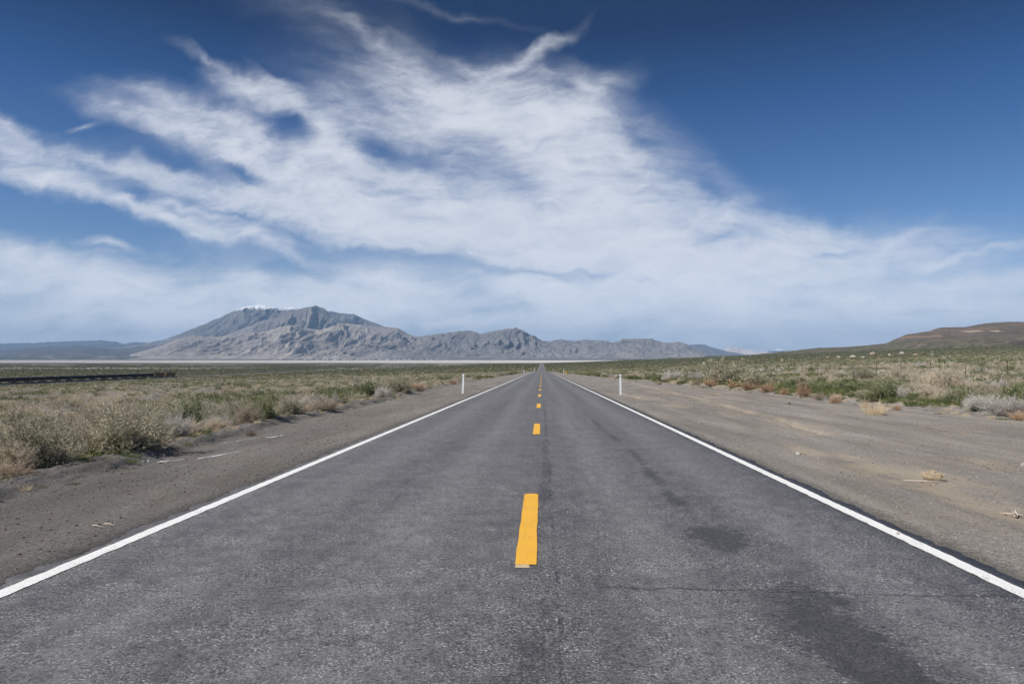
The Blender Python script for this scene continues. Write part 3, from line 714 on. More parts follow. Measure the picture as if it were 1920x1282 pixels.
LM = {
 'sage': leaf_mat('sage_leaf', (.255, .245, .170), (.43, .405, .295)),
 'green': leaf_mat('green_leaf', (0.128, 0.158, 0.072), (0.255, 0.270, 0.143)),
 'dry': leaf_mat('dry_twig', (.36, .305, .235), (.56, .49, .385)),
 'grey': leaf_mat('grey_dead_twig', (.37, .345, .315), (.58, .545, .50)),
 'rust': leaf_mat('rust_weed', (0.315, 0.203, 0.132), (0.510, 0.352, 0.225)),
 'brown': leaf_mat('brown_weed', (0.217, 0.168, 0.128), (0.360, 0.285, 0.217)),
 'straw': leaf_mat('straw_blade', (0.475, 0.375, 0.244), (0.700, 0.575, 0.400)),
 'grass': leaf_mat('fresh_grass_blade', (.060, .090, .028), (.150, .170, .070)),
 'wood': leaf_mat('bush_stem', (0.204, 0.167, 0.136), (0.374, 0.323, 0.272), trans=.0),
}
class Ribbons:
    """many thin twigs and leaves as quads"""
    def __init__(s): s.v, s.f, s.m, s.n = [], [], [], 0
    def twigs(s, paths, w0, w1, mat, r):
        """paths (n, k, 3): ribbons tapering from w0 to w1"""
        n, k, _ = paths.shape
        side = r.normal(size=(n, 1, 3)); tan = paths[:, -1:] - paths[:, :1]
        side = np.cross(side, tan); side /= np.linalg.norm(side, axis=-1, keepdims=True) + 1e-9
        w0 = np.broadcast_to(np.asarray(w0, float).reshape(-1, 1, 1), (n, 1, 1)) if np.ndim(w0) else w0
        w = (w0 * (1 - np.linspace(0, 1, k)[None, :, None]) + w1 * np.linspace(0, 1, k)[None, :, None]) / 2
        V = np.stack([paths - side * w, paths + side * w], 2).reshape(-1, 3)
        b = s.n + np.arange(n)[:, None] * (2 * k) + np.arange(k - 1)[None, :] * 2
        Fq = np.stack([b, b + 1, b + 3, b + 2], -1).reshape(-1, 4)
        s.v.append(V); s.f.append(Fq); s.m.append(np.full(len(Fq), mat)); s.n += len(V)
    def leaves(s, p, d, ln, wd, mat, r):
        n = len(p); d = d / (np.linalg.norm(d, axis=1, keepdims=True) + 1e-9)
        sd_ = np.cross(r.normal(size=(n, 3)), d); sd_ /= np.linalg.norm(sd_, axis=1, keepdims=True) + 1e-9
        ln = np.reshape(ln, (-1, 1)) * np.ones((n, 1)); wd = np.reshape(wd, (-1, 1)) * np.ones((n, 1))
        V = np.stack([p, p + d * ln * .55 + sd_ * wd * .5, p + d * ln, p + d * ln * .5 - sd_ * wd * .5], 1).reshape(-1, 3)
        Fq = s.n + np.arange(4 * n).reshape(n, 4)
        s.v.append(V); s.f.append(Fq); s.m.append(np.full(n, mat)); s.n += len(V)
    def arrays(s): return np.concatenate(s.v), np.concatenate(s.f), np.concatenate(s.m)
def stems(r, n, k, spread, height, lean=.0, base=.06, curl=.25, cut=.0):
    """arching stems from a common root towards a lumpy dome"""
    az = r.random(n) * 2 * np.pi; el = np.arccos(1 - r.random(n) * (1 - cut) * .98)
    lump = .78 + .30 * np.sin(az * 3 + r.random() * 6) * np.sin(el * 2) + .18 * np.sin(az * 7 + r.random() * 6) + r.normal(0, .09, n)
    tip = np.stack([np.sin(el) * np.cos(az) * spread, np.sin(el) * np.sin(az) * spread, np.cos(el) ** .75 * height + .03], 1) * lump[:, None]
    root = r.normal(0, base, (n, 3)) * (1, 1, 0)
    u = np.linspace(0, 1, k)[None, :, None]
    mid = root + (tip - root) * .5 + np.stack([np.zeros(n), np.zeros(n), (curl * height * .5) * np.sin(el)], 1) * -.6 + r.normal(0, .03 * spread, (n, 3))
    path = root[:, None] * (1 - u) ** 2 + 2 * u * (1 - u) * mid[:, None] + tip[:, None] * u ** 2
    path[..., 2] = np.maximum(path[..., 2], .01)
    return path
def side_twigs(r, path, per, ln, k=3, up=.35):
    n, kk, _ = path.shape
    t_ = .30 + .70 * r.random((n, per)); i = np.clip((t_ * (kk - 1)), 0, kk - 1.001); a = i.astype(int); fr = (i - a)[..., None]
    idx = np.arange(n)[:, None]
    p0 = path[idx, a] * (1 - fr) + path[idx, a + 1] * fr
    d = path[idx, a + 1] - path[idx, a]; d /= np.linalg.norm(d, axis=-1, keepdims=True) + 1e-9
    d = d + r.normal(0, .6, d.shape) + np.array([0, 0, up]); d /= np.linalg.norm(d, axis=-1, keepdims=True)
    L = ln * (.5 + .8 * r.random((n, per, 1)))
    u = np.linspace(0, 1, k).reshape(1, 1, k, 1)
    q = p0[:, :, None] + d[:, :, None] * L[:, :, None] * u + np.array([0, 0, 1.0]) * (L[:, :, None] * .25 * u ** 2)
    return q.reshape(-1, k, 3)
def along(r, paths, per, lo=.2):
    n, k, _ = paths.shape
    t_ = lo + (1 - lo) * r.random((n, per)); i = np.clip(t_ * (k - 1), 0, k - 1.001); a = i.astype(int); fr = (i - a)[..., None]; idx = np.arange(n)[:, None]
    p = paths[idx, a] * (1 - fr) + paths[idx, a + 1] * fr; d = paths[idx, a + 1] - paths[idx, a]
    d = d / (np.linalg.norm(d, axis=-1, keepdims=True) + 1e-9)
    return p.reshape(-1, 3), d.reshape(-1, 3)
def plant(kind, seed, lod=1.0):
    """(stem arrays, leaf arrays) of one plant about a metre across"""
    r = np.random.default_rng(seed); S, L = Ribbons(), Ribbons(); q = lod
    fat = 1 / math.sqrt(max(lod, .02))
    if kind in ('sage', 'green'):
        n = int(170 * q) + 14
        st = stems(r, n, 5, .56, .78 if kind == 'sage' else .66, cut=-.04)
        S.twigs(st, .011 * fat ** .5, .003, 0, r)
        tw = side_twigs(r, st, 9, .15, up=.05); S.twigs(tw, .004 * fat ** .5, .002, 0, r)
        p, d = along(r, tw, 12, .1)
        d = d + r.normal(0, .75, d.shape) + (0, 0, .15)
        L.leaves(p, d, (.026 + .024 * r.random(len(p))) * fat ** .8, (.0095 if kind == 'sage' else .013) * fat ** .8, 0, r)
    elif kind in ('dry', 'grey'):
        n = int(150 * q) + 14
        st = stems(r, n, 5, .55, .62, cut=-.02)
        S.twigs(st, .009 * fat ** .5, .003, 0, r)
        tw = side_twigs(r, st, 9, .18, up=.08); S.twigs(tw, .0045 * fat ** .5, .002, 0, r)
        t2 = side_twigs(r, tw, 5, .08, 2, up=.1); L.twigs(t2, .0050 * fat ** .8, .0025, 0, r)
        p, d = along(r, t2, 2, .3); L.leaves(p, d + r.normal(0, .8, d.shape), .022 * fat ** .8, .008 * fat ** .8, 0, r)
    elif kind in ('rust', 'brown'):
        n = int(90 * q) + 12
        st = stems(r, n, 4, .50, .55, cut=.02)
        S.twigs(st, .010 * fat ** .5, .003, 0, r)
        tw = side_twigs(r, st, 9, .15); L.twigs(tw, .006 * fat ** .7, .002, 0, r)
        p, d = along(r, tw, 7, .2); L.leaves(p, d + r.normal(0, .9, d.shape), .020 * fat ** .8, .010 * fat ** .8, 0, r)
    elif kind in ('straw', 'grass'):
        n = int((420 if kind == 'straw' else 520) * q) + 30
        a = r.random(n) * 2 * np.pi; rr = np.sqrt(r.random(n)) * (.26 if kind == 'straw' else .40)
        root = np.stack([rr * np.cos(a), rr * np.sin(a), np.zeros(n)], 1)
        h = (.45 if kind == 'straw' else .22) * (.45 + .75 * r.random(n))
        lean = root * (.9 if kind == 'straw' else .25) + r.normal(0, .10, (n, 3))
        u = np.linspace(0, 1, 4)[None, :, None]
        path = root[:, None] + lean[:, None] * u ** 1.6 + np.array([0, 0, 1.0]) * h[:, None, None] * (u - .18 * u ** 3)
        L.twigs(path, (.0075 if kind == 'straw' else .011) * fat ** .7, .0015, 0, r)
        S.twigs(path[: max(4, n // 12)] * (1, 1, 1.15), .008 * fat ** .5, .003, 0, r)
    elif kind == 'ball':
        n = 170; a = r.normal(size=(n, 3)); a /= np.linalg.norm(a, axis=1, keepdims=True)
        a[:, 2] = a[:, 2] * .9; c = np.array([0, 0, .36])
        b = a + r.normal(0, .7, a.shape); b /= np.linalg.norm(b, axis=1, keepdims=True)
        u = np.linspace(0, 1, 6)[None, :, None]
        path = a[:, None] * (1 - u) * .15 + (a[:, None] * (1 - u) + b[:, None] * u) * (.20 + .30 * u) * (1 - .25 * u ** 2) * np.array([1.15, 1.0, .75]) + c
        path[..., 2] = np.maximum(path[..., 2], .01)
        S.twigs(path, .014, .005, 0, r)
        tw = side_twigs(r, path, 6, .17, 3, .0); tw[..., 2] = np.maximum(tw[..., 2], .005); L.twigs(tw, .008, .003, 0, r)
    return S.arrays(), L.arrays()
NAMES = {'sage': 'sagebrush', 'green': 'green_shrub', 'dry': 'dry_bush', 'grey': 'dead_bush', 'rust': 'rust_weed', 'brown': 'brown_weed', 'straw': 'straw_tuft', 'ball': 'tumbleweed', 'grass': 'grass_clump'}
PROTO = {}
def plant_meshes(kind, v, lod=1.0):
    key = (kind, v, lod)
    if key not in PROTO:
        (sv_, sf, sm), (lv, lf, lm) = plant(kind, hash((kind, v)) % 9999 if False else sum(map(ord, kind)) * 31 + v * 7, lod)
        a = mesh_obj('stems', sv_, sf, LM['wood' if kind in ('sage', 'green', 'rust', 'brown') else ('grey' if kind == 'grey' else 'straw' if kind in ('straw', 'ball') else 'dry')], link=False)
        b = mesh_obj('foliage', lv, lf, LM['straw' if kind == 'ball' else kind], link=False)
        PROTO[key] = (a.data, b.data); bpy.data.objects.remove(a); bpy.data.objects.remove(b)
    return PROTO[key]
NB = [0]
def place_plant(kind, x, y, w, h, label, group, v=None, z=None, sink=.02, lod=1.0, rz=None, lean=(0, 0)):
    sm, lm = plant_meshes(kind, random.randrange(4 if lod >= 1 else 3) if v is None else v, lod)
    o = bpy.data.objects.new(NAMES[kind], lm); COL.objects.link(o)              # the foliage carries the plant, its woody stems are a part
    c = bpy.data.objects.new('stems', sm); COL.objects.link(c); c.parent = o
    o.location = (x, y, (surf(x, y) if z is None else z) - sink)
    o.rotation_euler = (lean[0], lean[1], random.random() * 6.28 if rz is None else rz); o.scale = (w, w * random.uniform(.9, 1.1), h)
    cat = {'sage': 'sagebrush', 'green': 'shrub', 'dry': 'bush', 'grey': 'bush', 'rust': 'weed', 'brown': 'weed', 'straw': 'grass tuft', 'ball': 'tumbleweed', 'grass': 'grass clump'}[kind]
    tag(o, label, cat, group); NB[0] += 1
    return o

# plants one can pick out, by where their foot stands in the photograph: kind, x, y, width px, height px, label
LEFT_ROW = [
 ('sage', 62, 880, 175, 150, 'big grey green sagebrush nearest the camera, above the left soil bank'),
 ('brown', 25, 893, 110, 45, 'low dark brown weed at the very left end of the soil bank'),
 ('sage', 118, 862, 110, 110, 'tangled grey sagebrush between the nearest sagebrush and the russet weed'),
 ('dry', 152, 850, 80, 85, 'tan dry bush just left of the russet weed on the left verge'),
 ('rust', 182, 851, 74, 66, 'bright russet weed at the left foot of the biggest tan bush'),
 ('sage', 240, 842, 190, 118, 'biggest olive tan bush standing on the left soil bank'),
 ('dry', 205, 820, 130, 86, 'tan dry bush behind the biggest olive tan bush'),
 ('brown', 152, 815, 95, 68, 'purplish brown bush behind the russet weed on the left'),
 ('grey', 330, 822, 62, 58, 'pale pinkish grey dead bush right of the biggest olive tan bush'),
 ('green', 358, 812, 80, 74, 'dark green shrub right of the pale pinkish dead bush'),
 ('sage', 395, 802, 80, 66, 'grey green sagebrush between two green shrubs on the left verge'),
 ('sage', 430, 797, 95, 68, 'broad olive sagebrush above the lone brown weed on the gravel'),
 ('rust', 466, 790, 36, 40, 'small rust brown weed wedged between two sagebrushes on the left'),
 ('dry', 492, 789, 55, 46, 'pinkish tan dry bush beside the rounded green shrub'),
 ('green', 528, 786, 72, 60, 'rounded green shrub with ragged top along the left verge'),
 ('sage', 560, 777, 60, 50, 'light sagebrush left of the dark brown weed at the gravel edge'),
 ('brown', 612, 768, 62, 34, 'dark brown weed mound at the gravel edge before the green shrubs'),
 ('brown', 621, 770, 22, 12, 'tiny brown weed in front of the dark brown weed mound'),
 ('green', 640, 757, 70, 44, 'green shrub behind the dark brown weed mound'),
 ('green', 690, 748, 62, 46, 'tall green shrub in the middle of the left verge'),
 ('sage', 716, 744, 60, 50, 'leafy sagebrush touching the tall green shrub on the left verge'),
 ('grey', 727, 743, 36, 18, 'silvery dead bush at the foot of the leafy sagebrush'),
 ('sage', 756, 735, 66, 44, 'wide sagebrush halfway along the left verge'),
 ('grey', 770, 734, 40, 24, 'grey dead twigs beside the wide sagebrush on the left verge'),
 ('brown', 785, 734, 30, 22, 'dusky brown weed right of the wide sagebrush'),
 ('rust', 820, 731, 48, 22, 'orange brown weed mound left of the left white post'),
 ('rust', 849, 720, 24, 10, 'small rust weed patch close to the left white post'),
 ('brown', 470, 817, 26, 17, 'small lone brown weed on the left gravel shoulder'),
 ('brown', 86, 748, 24, 16, 'round dark brown bush out on the left plain, left one of two'),
 ('brown', 345, 757, 22, 15, 'round dark brown bush out on the left plain, right one of two'),
]
RIGHT_ROW = [
 ('ball', 1748, 899, 50, 17, 'pale tan tumbleweed lying on the right gravel shoulder'),
 ('straw', 1642, 777, 62, 34, 'fan of pale straw stalks at the edge of the right gravel'),
 ('straw', 1622, 764, 26, 22, 'narrow straw tuft behind the fan of straw stalks'),
 ('rust', 1566, 756, 28, 22, 'rust weed clump standing apart on the right gravel'),
 ('brown', 1534, 748, 30, 14, 'dark brown weed beside the rust weed hedge'),
 ('rust', 1506, 744, 36, 30, 'rust weed at the right end of the rust weed hedge'),
 ('rust', 1470, 740, 22, 14, 'low rust weed in the rust weed hedge on the right verge'),
 ('rust', 1440, 735, 40, 22, 'orange weed in the middle of the rust weed hedge'),
 ('rust', 1405, 731, 40, 20, 'broad rust weed in the rust weed hedge'),
 ('rust', 1375, 727, 34, 18, 'rust weed in the left half of the rust weed hedge'),
 ('rust', 1332, 725, 38, 20, 'rust weed at the left end of the rust weed hedge'),
 ('brown', 1307, 722, 22, 14, 'dusky weed just left of the rust weed hedge'),
 ('brown', 1480, 758, 10, 7, 'tiny brown weed alone on the right gravel shoulder'),
 ('sage', 1365, 719, 100, 44, 'tall pale sagebrush rising behind the rust weed hedge'),
 ('sage', 1425, 724, 80, 30, 'grey sagebrush behind the middle of the rust weed hedge'),
 ('sage', 1620, 718, 56, 32, 'rounded olive sagebrush by the big stones on the right'),
 ('dry', 1690, 712, 60, 24, 'wide tan dry bush on the right plain behind the stones'),
 ('green', 1672, 746, 100, 26, 'vivid dark green spreading shrub on the right verge'),
 ('green', 1640, 750, 66, 16, 'low green shrub left of the vivid spreading shrub'),
 ('grey', 1692, 747, 26, 20, 'round grey dead bush right of the vivid green shrub'),
 ('dry', 1716, 744, 44, 24, 'pinkish dry bush beside the round grey dead bush'),
 ('dry', 1770, 738, 78, 46, 'large tangled tan bush on the right verge'),
 ('dry', 1735, 738, 50, 34, 'dry bush left of the large tangled tan bush'),
 ('green', 1866, 754, 40, 14, 'small dark green shrub near the dead root on the right'),
 ('green', 1795, 755, 70, 16, 'green shrub below the large tangled tan bush'),
 ('grey', 1885, 780, 80, 32, 'silver grey dead brush around the dead root at the right edge'),
 ('grey', 1840, 766, 66, 24, 'pale silvery brush left of the dead root'),
 ('rust', 1910, 788, 40, 24, 'dry reddish grass weed at the right edge below the dead root'),
 ('rust', 1680, 768, 24, 12, 'little tan weed beside the fan of straw stalks'),
 ('grey', 1262, 712, 44, 16, 'silver grey bush on the right verge beyond the white post'),
 ('grey', 1310, 713, 34, 16, 'silver grey dead bush left of the tall pale sagebrush'),
 ('brown', 1235, 721, 18, 10, 'brown weed at the gravel edge right of the right white post'),
 ('straw', 1340, 741, 26, 6, 'faded straw wisps on the right gravel'),
]
def by_pixel():
    for side, rows in (('l', LEFT_ROW), ('r', RIGHT_ROW)):
        for kind, px, py, w, h, lab in rows:
            p = hit(px, py)
            if side == 'l' and py > 725 and kind != 'brown': p.x = min(p.x, xl(p.y) + .1)
            d = p.y
            if side == 'l' and h > 20: h *= .70
            W = w / F * d / (1.15 if kind in ('sage', 'green', 'dry', 'grey') else 1.05); H = h / F * d / (.80 if kind in ('sage',) else .66 if kind != 'ball' else .62)
            place_plant(kind, p.x, p.y, W, max(H, .10), lab, None, lod=1.0 if d < 60 else .4)
by_pixel()
print('named plants', NB[0])

# the rest of the near brush, plant by plant: a belt along each verge, then the open plain
def verge_fill():
    r = np.random.default_rng(21)
    placed = []
    def ok(x, y, s):
        for (a, b, c) in placed:
            if (a - x) ** 2 + (b - y) ** 2 < (.42 * (c + s)) ** 2: return False
        return True
    lots = {'sage': 'grey green sagebrush among the brush on the desert plain', 'dry': 'tan dry bush among the brush on the desert plain', 'grey': 'grey dead bush among the brush on the desert plain',
            'green': 'green shrub among the brush on the desert plain', 'brown': 'small brown weed among the brush on the desert plain', 'rust': 'small rust weed among the brush on the desert plain', 'straw': 'straw tuft among the brush on the desert plain'}
    n = 0
    cand = []
    for _ in range(6000):
        y = 9 + 62 * r.random() ** 1.4
        side = -1 if r.random() < .55 else 1
        off = r.random() ** 1.5 * (8 + y * .45)
        x = float(xl(y)) - .35 - off if side < 0 else float(xr(y)) + .35 + off
        cxp = 1016 + F * x / y
        if not (-130 < cxp < 2050): continue
        if side > 0 and y < 22: continue
        cand.append((x, y, side, off))
    cand.sort(key=lambda c: c[1])
    for (x, y, side, off) in cand:
        u = r.random()
        if side < 0: kind = 'sage' if u < .38 else 'dry' if u < .60 else 'grey' if u < .68 else 'green' if u < .80 else 'brown' if u < .91 else 'rust' if u < .96 else 'straw'
        else: kind = 'sage' if u < .20 else 'dry' if u < .42 else 'grey' if u < .58 else 'green' if u < .72 else 'brown' if u < .79 else 'rust' if u < .86 else 'straw'
        s = {'sage': .95, 'dry': .8, 'grey': .75, 'green': .75, 'brown': .5, 'rust': .5, 'straw': .7}[kind] * r.uniform(.6, 1.25)
        if side > 0: s *= .75
        if not ok(x, y, s): continue
        placed.append((x, y, s)); n += 1
        place_plant(kind, x, y, s, s * r.uniform(.70, 1.0) * (.75 if side > 0 else .80), lots[kind], 'brush on the near plain: ' + NAMES[kind].replace('_', ' '), lod=1.0 if y < 30 else .4)
        if n >= 300: break
    return placed
PLACED = verge_fill()
print('plants', NB[0])

# all the further brush, past counting: one object of instances
def instancer(name, pts, scale, rotz, idx, protos, hide_col):
    me = bpy.data.meshes.new(name); n = len(pts)
    me.vertices.add(n); me.vertices.foreach_set('co', np.asarray(pts, dtype=np.float32).ravel())
    a = me.attributes.new('sc', 'FLOAT_VECTOR', 'POINT'); a.data.foreach_set('vector', np.asarray(scale, dtype=np.float32).ravel())
    a = me.attributes.new('rz', 'FLOAT', 'POINT'); a.data.foreach_set('value', np.asarray(rotz, dtype=np.float32))
    a = me.attributes.new('pick', 'INT', 'POINT'); a.data.foreach_set('value', np.asarray(idx, dtype=np.int32))
    o = bpy.data.objects.new(name, me); COL.objects.link(o)
    g = bpy.data.node_groups.new(name, 'GeometryNodeTree')
    g.interface.new_socket('Geometry', in_out='INPUT', socket_type='NodeSocketGeometry'); g.interface.new_socket('Geometry', in_out='OUTPUT', socket_type='NodeSocketGeometry')
    N, L = g.nodes, g.links
    gi, go = N.new('NodeGroupInput'), N.new('NodeGroupOutput')
    ci = N.new('GeometryNodeCollectionInfo'); ci.inputs['Collection'].default_value = hide_col; ci.inputs['Separate Children'].default_value = True; ci.inputs['Reset Children'].default_value = True
    ip = N.new('GeometryNodeInstanceOnPoints'); ip.inputs['Pick Instance'].default_value = True
    def attr(nm, typ):
        q = N.new('GeometryNodeInputNamedAttribute'); q.data_type = typ; q.inputs['Name'].default_value = nm; return q.outputs['Attribute']
    cx = N.new('ShaderNodeCombineXYZ'); L.new(attr('rz', 'FLOAT'), cx.inputs[2])
    L.new(gi.outputs[0], ip.inputs['Points']); L.new(ci.outputs[0], ip.inputs['Instance']); L.new(attr('pick', 'INT'), ip.inputs['Instance Index'])
    e2r = N.new('FunctionNodeEulerToRotation'); L.new(cx.outputs[0], e2r.inputs[0]); L.new(e2r.outputs[0], ip.inputs['Rotation']); L.new(attr('sc', 'FLOAT_VECTOR'), ip.inputs['Scale'])
    L.new(ip.outputs[0], go.inputs[0])
    md = o.modifiers.new('scatter', 'NODES'); md.node_group = g
    return o
def proto_collection(name, specs):
    c = bpy.data.collections.new(name)                 # never linked to the scene: a library for the scatter only
    for i, (kind, v, lod) in enumerate(specs):
        (sv_, sf, sm), (lv, lf, lm) = plant(kind, 400 + i * 3 + v, lod)
        o = mesh_obj('%02d_clump' % i, np.concatenate([sv_, lv]), np.concatenate([sf, lf + len(sv_)]), [LM['wood' if kind in ('sage', 'green', 'rust', 'brown') else kind], LM[kind]], mat_idx=np.concatenate([np.zeros(len(sf), int), np.ones(len(lf), int)]), link=False)
        c.objects.link(o)
    return c
def far_brush():
    r = np.random.default_rng(33)
    kinds = ['sage', 'sage', 'dry', 'dry', 'grey', 'green', 'green', 'brown', 'rust', 'straw']
    lib = proto_collection('brush_library', [(k, i, .30) for i, k in enumerate(kinds)] + [(k, i, .05) for i, k in enumerate(kinds)])
    allp, alls, allr, alli = [], [], [], []
    def wedge(n, y0, y1, p):
        y = (y0 ** p + (y1 ** p - y0 ** p) * r.random(n)) ** (1 / p)
        px = -90 + 2100 * r.random(n); x = np.array((px - 1016) / F) * y
        return x, y
    def choose(x, y):
        """which plant, following broad patches: greener one way, drier the other"""
        a = fbm(x / 22.0, y / 22.0, 3) + .35 * r.normal(size=len(x))
        b = fbm(x / 14.0 + 40, y / 26.0, 3) + .35 * r.normal(size=len(x))
        g = .18 * sstep(60, 400, y) + .10 * (x > 0)
        k = np.where(a < -.35 - g * 0, 2 + r.integers(0, 3, len(x)), np.where(a > .30 - g * 1.4, 5 + r.integers(0, 2, len(x)), np.where(b > .45, 9, np.where(b < -.55, 7 + r.integers(0, 2, len(x)), r.integers(0, 3, len(x))))))
        return k
    for off, (n, y0, y1, p), size in ((0, (12000, 22, 170, 1.25), (.65, 1.45)), (10, (110000, 110, 900, 1.15), (.8, 1.8)), (10, (45000, 700, 2400, 1.0), (1.4, 3.2))):
        x, y = wedge(n, y0, y1, p)
        keep = (x < xl(y) - .5) | (x > xr(y) + .5)
        keep &= ~((np.abs(x + 378) < 7) & (y > 300))
        dens = fbm(x / 11.0 + 7, y / 16.0, 3)
        keep &= dens > -.75 + .35 * r.random(n)
        if y0 < 60:
            pl = np.array([(a, b) for a, b, c in PLACED]); lim = pl[:, 1].max()
            keep &= (y > lim - 1) | (np.abs(x) > 10 + .45 * y + 6)
        x, y = x[keep], y[keep]; n = len(x)
        k = choose(x, y)
        k = np.where((y > 600) & (r.random(n) < sstep(600, 1000, y) * .75), 5 + r.integers(0, 2, n), k)
        k = np.where((x > 0) & (y > 140) & (y < 900) & (r.random(n) < .45), np.where(r.random(n) < .6, 5 + r.integers(0, 2, n), r.integers(0, 2, n)), k)
        s = size[0] + (size[1] - size[0]) * r.random(n) ** 1.5
        s = s * np.where(k >= 7, .75, 1.0) * np.where(x > 0, .85, 1.0)
        hgt = s * r.uniform(.55, .95, n) * np.where(x > 0, .85, .84) * (1 - .40 * sstep(80, 350, y))
        z = zground(x, y) - .03
        allp.append(np.stack([x, y, z], 1)); alls.append(np.stack([s, s, hgt], 1)); allr.append(r.random(n) * 6.28); alli.append(k + off)
    tag(instancer('brush', np.concatenate(allp), np.concatenate(alls), np.concatenate(allr), np.concatenate(alli), None, lib), kind='stuff')
    # fresh green growth and dry grass between the bushes
    gl = proto_collection('grass_library', [('grass', 0, .5), ('grass', 1, .5), ('grass', 2, .3), ('straw', 3, .25), ('straw', 4, .25)])
    x, y = wedge(26000, 9.5, 150, 1.15)
    keep = (x < xl(y) - .10) | (x > xr(y) + .05)
    f1 = fbm(x / 5.0, y / 8.0, 3); keep &= (f1 > .02) | (r.random(len(x)) < .07)
    x, y, f1 = x[keep], y[keep], f1[keep]
    k = np.where((f1 > .06) | (x < 0) & (r.random(len(x)) < .6), r.integers(0, 3, len(x)), 3 + r.integers(0, 2, len(x)))
    s = r.uniform(.5, 1.3, len(x)); hh = s * np.where(k >= 3, .55, r.uniform(.5, 1.0, len(x)))
    o = instancer('grass', np.stack([x, y, zground(x, y) - .02], 1), np.stack([s, s, hh], 1), r.random(len(x)) * 6.28, k, None, gl)
    tag(o, kind='stuff'); print('grass', len(x))
    # ragged growth straggling over the gravel edges
    yy = 10 + 130 * r.random(700) ** 1.3; sd_ = r.random(700) < .45
    xx = np.where(sd_, xl(yy) + .15 + .5 * r.random(700) ** 3 * 2, xr(yy) - 1.6 * r.random(700) ** 3)
    zz = np.array([surf(a, b) for a, b in zip(xx, yy)]) - .01
    s = r.uniform(.12, .45, 700)
    o = instancer('weeds', np.stack([xx, yy, zz], 1), np.stack([s, s, s * .7], 1), r.random(700) * 6.28, r.choice([0, 1, 2, 3, 4], 700), None, gl)
    tag(o, kind='stuff')
far_brush()

# ------------------------------------------------------------------ delineator posts and roadside signs
M_WHITE = plain('white_plastic', (.86, .865, .87), .5, .4, .05, 4.0)
M_REFL = plain('reflector_sheet', (.42, .46, .52), .3, .6, .1, 40.0)
M_BLACK = plain('black_base', (.03, .03, .03), .8, .2)
M_STEEL = plain('rusty_steel', (.085, .065, .055), .75, .3, .35, 3.0)
M_YEL = plain('sign_yellow', (.70, .40, .03), .5, .4, .06)
M_GREY = plain('sign_back_grey', (.16, .17, .18), .5, .5, .1)
M_WOODP = plain('weathered_pole', (.10, .085, .07), .9, .1, .3)
def post(px, py, hpx, lab, refl=True, lean=0.0, x=None):
    p = hit(px, py); H = hpx / F * p.y
    e = empty('delineator_post', (p.x, p.y, p.z - .02)); e.rotation_euler = (R(-1.0), lean, 0)
    tag(e, lab, 'road post', 'white delineator posts along the road')
    w = .060
    prof = [(-w, -.15), (w, -.15), (w, H - .03), (w * .8, H), (-w * .8, H), (-w, H - .03)]
    m = MB().prism(prof, -.010, .010)
    m.box((-w * .93, -.012, H / 2), (.012, .02, H - .04)); m.box((w * .93, -.012, H / 2), (.012, .02, H - .04))   # stiffening ribs
    m.build('post', M_WHITE, e)
    MB().box((0, -.0135, H - .12), (.085, .006, .10)).build('reflector', M_REFL if refl else M_WHITE, e)
    return e
post(867, 738, 38, 'tall white delineator post on the left gravel, leaning slightly right, nearest on that side', False, R(2.5))
post(1163, 740, 39, 'white delineator post with grey reflector on the right gravel, nearest on that side', True, R(-.3))
post(982, 701, 9, 'small far white delineator post beside a dark plate, left of the road')
post(1057, 702, 10, 'small far white delineator post beside the yellow marker')
post(1002, 697, 6, 'tiny white delineator post left of the road near the crest')
post(1037, 697, 6, 'tiny white delineator post right of the road near the crest')
def plate(name, px, py, wpx, hpx, legpx, mat, lab, cat):
    p = hit(px, py); k = p.y / F
    e = empty(name, (p.x, p.y, p.z)); tag(e, lab, cat)
    MB().prism([(-wpx * k / 2, legpx * k), (wpx * k / 2, legpx * k), (wpx * k / 2, (legpx + hpx) * k), (-wpx * k / 2, (legpx + hpx) * k)], -.012, .012).build('plate', mat, e)
    MB().box((0, .03, (legpx + hpx) * k / 2 - .1), (.05, .03, (legpx + hpx) * k + .1)).build('stake', M_STEEL, e)
plate('roadside_marker', 1061.5, 701.5, 2.8, 4.6, 1.0, M_YEL, 'yellow roadside marker plate on a stake, right of the road', 'marker sign')
plate('roadside_marker', 979.3, 701, 1.8, 6.0, 2.0, M_GREY, 'dark grey back of a narrow marker plate, left of the road', 'marker sign')

# ------------------------------------------------------------------ wire fence on the right, lone stake on the left
def fence():
    X0 = 31.0
    e = empty('wire_fence', (X0, 50, float(zground(X0, 50)))); tag(e, 'thin barbed wire fence on dark steel stakes across the right plain', 'fence')
    ys = [47 + 5.0 * i for i in range(38)]; tops = []
    for i, y in enumerate(ys):
        x = X0 + random.uniform(-.05, .05); z = float(zground(x, y)); h = 1.32 + random.uniform(-.06, .06)
        MB().box((x - X0, y - 50, z - e.location.z + h / 2 - .15), (.042, .035, h + .3)).build('stake', M_STEEL, e)
        tops.append((x - X0, y - 50, z - e.location.z))
    for hh in (.45, .8, 1.15):
        MB().tube([(a, b, c + hh) for a, b, c in tops], .004, 4).build('wire', M_STEEL, e)
fence()
p = hit(758, 709)
o = MB().box((p.x, p.y, p.z + .68), (.10, .09, 1.5)).box((p.x, p.y, p.z + 1.46), (.12, .11, .05)).build('fence_stake', M_STEEL); tag(o, 'lone dark stake standing in the left brush', 'stake')

